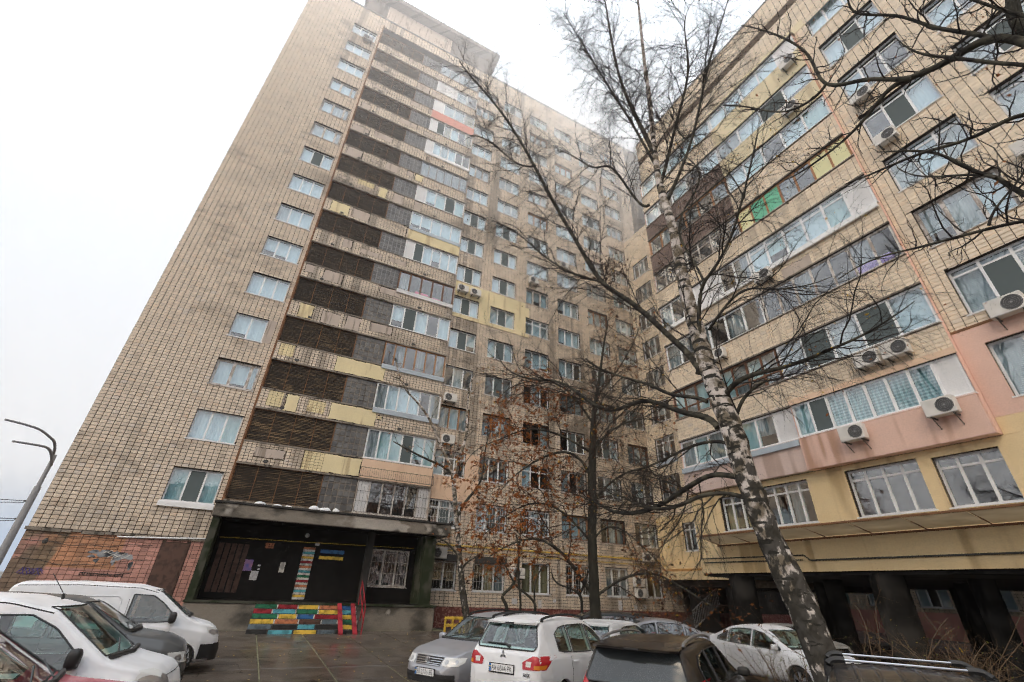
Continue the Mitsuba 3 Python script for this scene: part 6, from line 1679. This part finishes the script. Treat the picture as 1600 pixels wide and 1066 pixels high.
SP = [dict(every=0.35, len=(0.4, 1.2), ang=(25, 65), droop=0.0, wob=0.25, r=0.012, n=6), dict(every=0.25, len=(0.2, 0.6), ang=(25, 70), droop=-0.05, wob=0.3, r=0.006, n=5)]
for i, (tr_, ls) in enumerate([([(792, 958, 6), (788, 940, 6), (786, 930, 5), (798, 918, 5), (806, 900, 4), (810, 870, 3), (806, 835, 2)], []),
                               ([(813, 952, 4), (812, 925, 4), (810, 890, 4), (812, 850, 3), (814, 800, 2)], []),
                               ([(836, 952, 5), (832, 938, 4), (818, 925, 4), (806, 915, 3), (796, 896, 3), (780, 870, 2)], [([(836, 950, 4), (835, 925, 3), (838, 905, 3), (848, 885, 2)], 24.0, 24.0)]),
                               ([(911, 968, 6), (909, 945, 5), (906, 930, 5), (892, 920, 3), (872, 912, 3), (862, 890, 2)], [([(906, 930, 4), (915, 905, 3), (925, 880, 2)], 23.0, 23.0)])]):
    h = 24.2 if i < 3 else 22.8
    tree('sapling', ['twisted sapling by the plinth, leftmost of the row', 'straight thin sapling by the plinth, second of the row', 'sapling leaning left by the plinth, third of the row', 'dark sapling right beside the broad dark tree trunk'][i], 'sapling', tr_, ls, SP, 70 + i, 'dark_bark', th=(h, h), group='saplings along the tower plinth', leafsets=[('brown_leaves', 'leaf_brown', 25, 0.07, None)])

# the building across the yard, behind the camera
opp = thing('opposite_building', 'five-storey building across the yard, mirrored in the lower windows', 'building')
FO = lambda v: (np.stack([-v[:, 0], -42 + v[:, 2], v[:, 1]], 1), False)
m = MB(FO); m.box(-45, 60, -0.5, 15.5, -12, 0); wo = m.put('wall', 'mauve_plaster', parent=opp)
MB(FO).box(-45.5, 60.5, 15.5, 15.9, -12.5, 0.5).put('roof', 'roof_concrete', parent=opp)
m = MB(FO)
for z in range(5):
    for u in np.arange(-43, 58, 3.2):
        m.box(u, u + 1.7, 1.6 + z * 2.9, 3.1 + z * 2.9, 0.002, 0.03)
labels[m.put('windows', 'car_glass', parent=opp)] = {'kind': 'stuff'}

# trees on the other side of the yard, behind the camera: the lower windows and the cars mirror them
for i, (x, y, h) in enumerate([(-11, -9, 12), (-4, -13, 15), (4, -10, 13), (10, -15, 16), (-9, 2.5, 11)]):
    k = thing('yard_tree', ['bare yard tree behind the camera, first in the row', 'bare yard tree behind the camera, second in the row', 'bare yard tree behind the camera, third in the row', 'bare yard tree behind the camera, last in the row', 'bare yard tree left of the parked red car'][i], 'tree', 'bare trees across the yard')
    rng = np.random.default_rng(200 + i)
    Q = np.array([[x, y, -0.4]]) + np.cumsum(np.vstack([[0, 0, 0], rng.normal(size=(11, 3)) * [0.16, 0.16, 0] + [0, 0, h / 12]]), 0)
    R = np.linspace(0.24, 0.05, 12)
    MB().tube(Q, R, 10).put('trunk', 'dark_bark', smooth=60, parent=k)
    out, tips = [[], [], []], []
    sprout(out, tips, Q, R, rng, 0, [dict(every=0.5, len=(2.0, 4.5), ang=(30, 65), droop=0.06, wob=0.15, r=0.07, n=8, start=0.25), dict(every=0.45, len=(0.8, 2.0), ang=(25, 60), droop=0.02, wob=0.2, r=0.03, n=6), dict(every=0.3, len=(0.4, 1.0), ang=(25, 60), droop=0.0, wob=0.25, r=0.014, n=4)])
    m = MB()
    batch_tubes(m, out[0] + out[1] + out[2], 4)
    labels[m.put('branches', 'twig', smooth=True, parent=k)] = {'kind': 'stuff'}

# shrubs of the planting bed
def shrub(label, x, y, h, n, seed, leaf, nl):
    k = thing('shrub', label, 'shrub', 'shrubs in the soil bed')
    rng = np.random.default_rng(seed)
    gz_ = float(ground_z(y)) + 0.08
    out, tips, st = [[], [], []], [], []
    for i in range(n):
        a, r = rng.uniform(0, 6.28), rng.uniform(0, 0.22)
        d = np.array([math.cos(a) * 0.5, math.sin(a) * 0.5, 1.0]) + rng.normal(size=3) * 0.15; d /= np.linalg.norm(d)
        ln = h * rng.uniform(0.55, 1.15)
        Q = [np.array([x + r * math.cos(a), y + r * math.sin(a), gz_])]
        for q in range(9):
            d = d + rng.normal(size=3) * 0.11 + [0, 0, -0.045]; d /= np.linalg.norm(d)
            Q.append(Q[-1] + d * ln / 9)
        Q = np.array(Q); R = np.linspace(0.013, 0.004, 10)
        st.append((Q, R))
        sprout(out, tips, Q, R, rng, 0, [dict(every=0.16, len=(0.25, 0.8), ang=(25, 65), droop=-0.03, wob=0.2, r=0.006, n=6), dict(every=0.12, len=(0.1, 0.35), ang=(30, 70), droop=-0.02, wob=0.25, r=0.0035, n=4)])
    m = MB(); batch_tubes(m, st, 5); labels[m.put('stems', 'shrub_twig', smooth=True, parent=k)] = {'kind': 'stuff'}
    m = MB(); batch_tubes(m, out[0] + out[1], 3); labels[m.put('twigs', 'shrub_twig', smooth=True, parent=k)] = {'kind': 'stuff'}
    m = MB(); leaves(m, tip_points(tips, rng, nl), rng, 0.035, 0.0); labels[m.put('leaves', leaf, parent=k)] = {'kind': 'stuff'}


for i, (lab, x, y, h, n, leaf, nl) in enumerate([
    ('shrub with bright yellow leaves just right of the birch trunk', 9.9, 5.3, 2.3, 14, 'leaf_yellow', 60), ('tangled shrub before the side of the white saloon', 10.3, 7.2, 1.5, 20, 'leaf_green', 150),
    ('low shrub at the front wheel of the white saloon', 11.4, 6.6, 1.3, 18, 'leaf_green', 130), ('big tangled shrub before the first wide pier right of the birch', 12.6, 5.2, 2.2, 26, 'leaf_green', 170),
    ('shrub between two piers, its twigs full of tiny green leaves', 12.2, 3.4, 2.1, 26, 'leaf_green', 200), ('tall brown shrub at the right, behind the roof bars', 11.2, 1.8, 2.2, 26, 'leaf_green', 140),
    ('brown thicket shrub against the dark of the piers at the right edge', 13.8, 1.2, 2.6, 30, 'leaf_green', 120), ('arching bare shrub at the far right edge', 11.0, -0.4, 2.4, 26, 'leaf_brown', 60),
    ('reddish shrub under the block beside the pale saloon', 15.4, 6.6, 1.8, 22, 'leaf_brown', 120), ('rusty leaved shrub before the first pier, left of the birch', 13.6, 14.8, 2.2, 22, 'leaf_brown', 260)]):
    shrub(lab, x, y, h, n, 90 + i, leaf, nl)

# ------------------------------------------------------------------ small things
lp = thing('street_lamp', 'tall grey street lamp with two bare curved arms at the left edge', 'street lamp')
PH = 24.0
pz_, _ = wpt(69, 743, PH)
bz_, _ = wpt(0, 872, PH)
xy = pz_[:2]
m = MB(); m.tube([(xy[0], xy[1], -0.3), (xy[0], xy[1], pz_[2] - 3.0), (xy[0], xy[1], pz_[2] - 0.4)], [0.15, 0.125, 0.10], 12); m.tube([(xy[0], xy[1], pz_[2] - 0.45), (xy[0], xy[1], pz_[2] + 0.75)], [0.07, 0.06], 10)
m.put('pole', 'grey_metal', smooth=40, parent=lp)
top = np.array([xy[0], xy[1], pz_[2] + 0.7])
right = np.array([CAM[0][0], CAM[0][1], 0]); right /= np.linalg.norm(right)
for pts, h1 in (([(80, 727), (82.5, 712), (85.8, 700), (84.5, 690), (79, 684), (68, 675), (54, 668), (30, 661), (8.4, 655.7)], PH - 2.4), ([(79.5, 727), (81, 718), (79.5, 707), (74, 700), (65, 697), (48, 694), (19.7, 689.5)], PH - 1.6)):
    P = [wpt(a, b, PH + (h1 - PH) * i / (len(pts) - 1))[0] for i, (a, b) in enumerate(pts)]
    MB().tube(smooth_poly(P, 30), np.linspace(0.05, 0.032, 30), 8).put('arm', 'grey_metal', smooth=40, parent=lp)
for dz, dx in ((-0.9, 0.22), (-1.5, 0.2), (-2.6, 0.18), (-5.3, 0.25)):
    MB().tube([(xy[0], xy[1], pz_[2] + dz), tuple(np.array([xy[0], xy[1], pz_[2] + dz]) - right * dx)], 0.035, 6).put('insulator', 'dark_metal', parent=lp)
for i, (dz, far, fz) in enumerate([(-0.9, (-42, 24, 0), 1.8), (-0.95, (-45, 30, 0), -0.2), (-1.5, (-44, 20, 0), 1.0), (-1.55, (-46, 34, 0), -0.9), (-2.6, (-40, 16, 0), 1.6)]):
    a = np.array([xy[0], xy[1], pz_[2] + dz]) - right * 0.2; b_ = np.array([far[0], far[1], pz_[2] + dz + fz])
    t = np.linspace(0, 1, 20)[:, None]
    P = a * (1 - t) + b_ * t; P[:, 2] -= 1.3 * (4 * t * (1 - t))[:, 0] * 0.5
    k = MB().tube(P, 0.012, 4).put('overhead_wire', 'dark_metal')
    labels[k] = {'label': ['topmost overhead wire leaving the street lamp', 'second overhead wire leaving the street lamp', 'third overhead wire leaving the street lamp', 'fourth overhead wire leaving the street lamp', 'lowest overhead wire leaving the street lamp'][i], 'category': 'wire', 'group': 'overhead wires of the street lamp'}
# yellow barrier
yb = thing('yellow_barrier', 'small yellow painted barrier by the plinth behind the silver estate car', 'barrier')
c, _ = wpt(709, 985, 24.2)
gzb = float(ground_z(c[1]))
m = MB(FY(c[1]))
for z in (0.22, 0.50):
    m.box(c[0] - 0.5, c[0] + 0.6, gzb + z, gzb + z + 0.11, 0, 0.035, .004)
m.put('rail', 'paint_yellow', parent=yb)
for u in (-0.48, -0.12, 0.24, 0.5):
    MB(FY(c[1])).box(c[0] + u, c[0] + u + 0.09, gzb - 0.05, gzb + 0.60, -0.04, -0.003, .004).put('post', 'paint_yellow', parent=yb)
# outside stair at the inner corner
stt = thing('outdoor_stair', 'concrete stair with an iron railing at the inner corner under the block', 'stair')
for i in range(8):
    MB().box(24.4 + i * 0.3, 24.72 + i * 0.3, 22.8, 24.2, 0.2, 0.42 + i * 0.16).put('step', 'dark_concrete', parent=stt)
rl = MB()
for yy in (22.75,):
    for i in range(17):
        x = 24.45 + i * 0.15
        rl.tube([(x, yy, 0.35 + i * 0.08), (x, yy, 1.35 + i * 0.08)], 0.012, 5)
    for dz in (0.1, 1.0):
        rl.tube([(24.4, yy, 0.32 + dz), (26.9, yy, 1.65 + dz)], 0.025, 5)
rl.put('railing', 'grey_metal', parent=stt)
# fallen leaves on the paving and the cars
rl_ = np.random.default_rng(4)
n = 900
P = np.stack([rl_.uniform(-8, 16, n), rl_.uniform(4, 24, n), np.zeros(n)], 1)
P[:, 2] = ground_z(P[:, 1]) + 0.012
m = MB(); d = rl_.uniform(0, 6.28, n); s = rl_.uniform(0.02, 0.045, n)
q = np.stack([P + np.stack([np.cos(d + a) * s * w_, np.sin(d + a) * s * w_, rl_.uniform(0, 0.008, n)], 1) for a, w_ in ((0, 1), (1.57, .7), (3.14, 1), (4.71, .7))], 1)
m.add(q.reshape(-1, 3), np.arange(4 * n).reshape(n, 4))
k = m.put('fallen_leaves', 'leaf_yellow'); labels[k] = {'label': 'yellow leaves scattered on the wet ground', 'kind': 'stuff'}
# far bushes at the left edge of the lot
fb = thing('far_bush', 'grey leafless bush at the far left beyond the tower corner', 'bush')
r5 = np.random.default_rng(6)
out, tips, st = [[], [], []], [], []
for i in range(46):
    x0 = np.array([-22 + r5.uniform(-7, 4), 27 + r5.uniform(-2, 4), 0.0]); dd = np.array([r5.normal() * .3, r5.normal() * .3, 1.0])
    Q = [x0]
    for q_ in range(8):
        dd = dd + r5.normal(size=3) * 0.12; dd /= np.linalg.norm(dd); Q.append(Q[-1] + dd * r5.uniform(.3, .6))
    Q = np.array(Q); st.append((Q, np.linspace(.03, .008, 9)))
    sprout(out, tips, Q, np.linspace(.03, .008, 9), r5, 0, [dict(every=.25, len=(.4, 1.2), ang=(25, 60), droop=0, wob=.2, r=.012, n=5), dict(every=.2, len=(.2, .5), ang=(25, 60), droop=0, wob=.2, r=.008, n=4)])
m = MB(); batch_tubes(m, st + out[0] + out[1], 4); labels[m.put('twigs', 'twig', smooth=True, parent=fb)] = {'kind': 'stuff'}


# ------------------------------------------------------------------ haze
scene['haze'] = {'type': 'cube', 'to_world': T().translate([0, 0, 25.75]).scale([310, 310, 27.75]), 'bsdf': {'type': 'null'}, 'interior': {'type': 'ref', 'id': 'haze_medium'}}
labels['haze'] = {'label': 'thin grey fog that swallows the upper storeys', 'kind': 'stuff'}
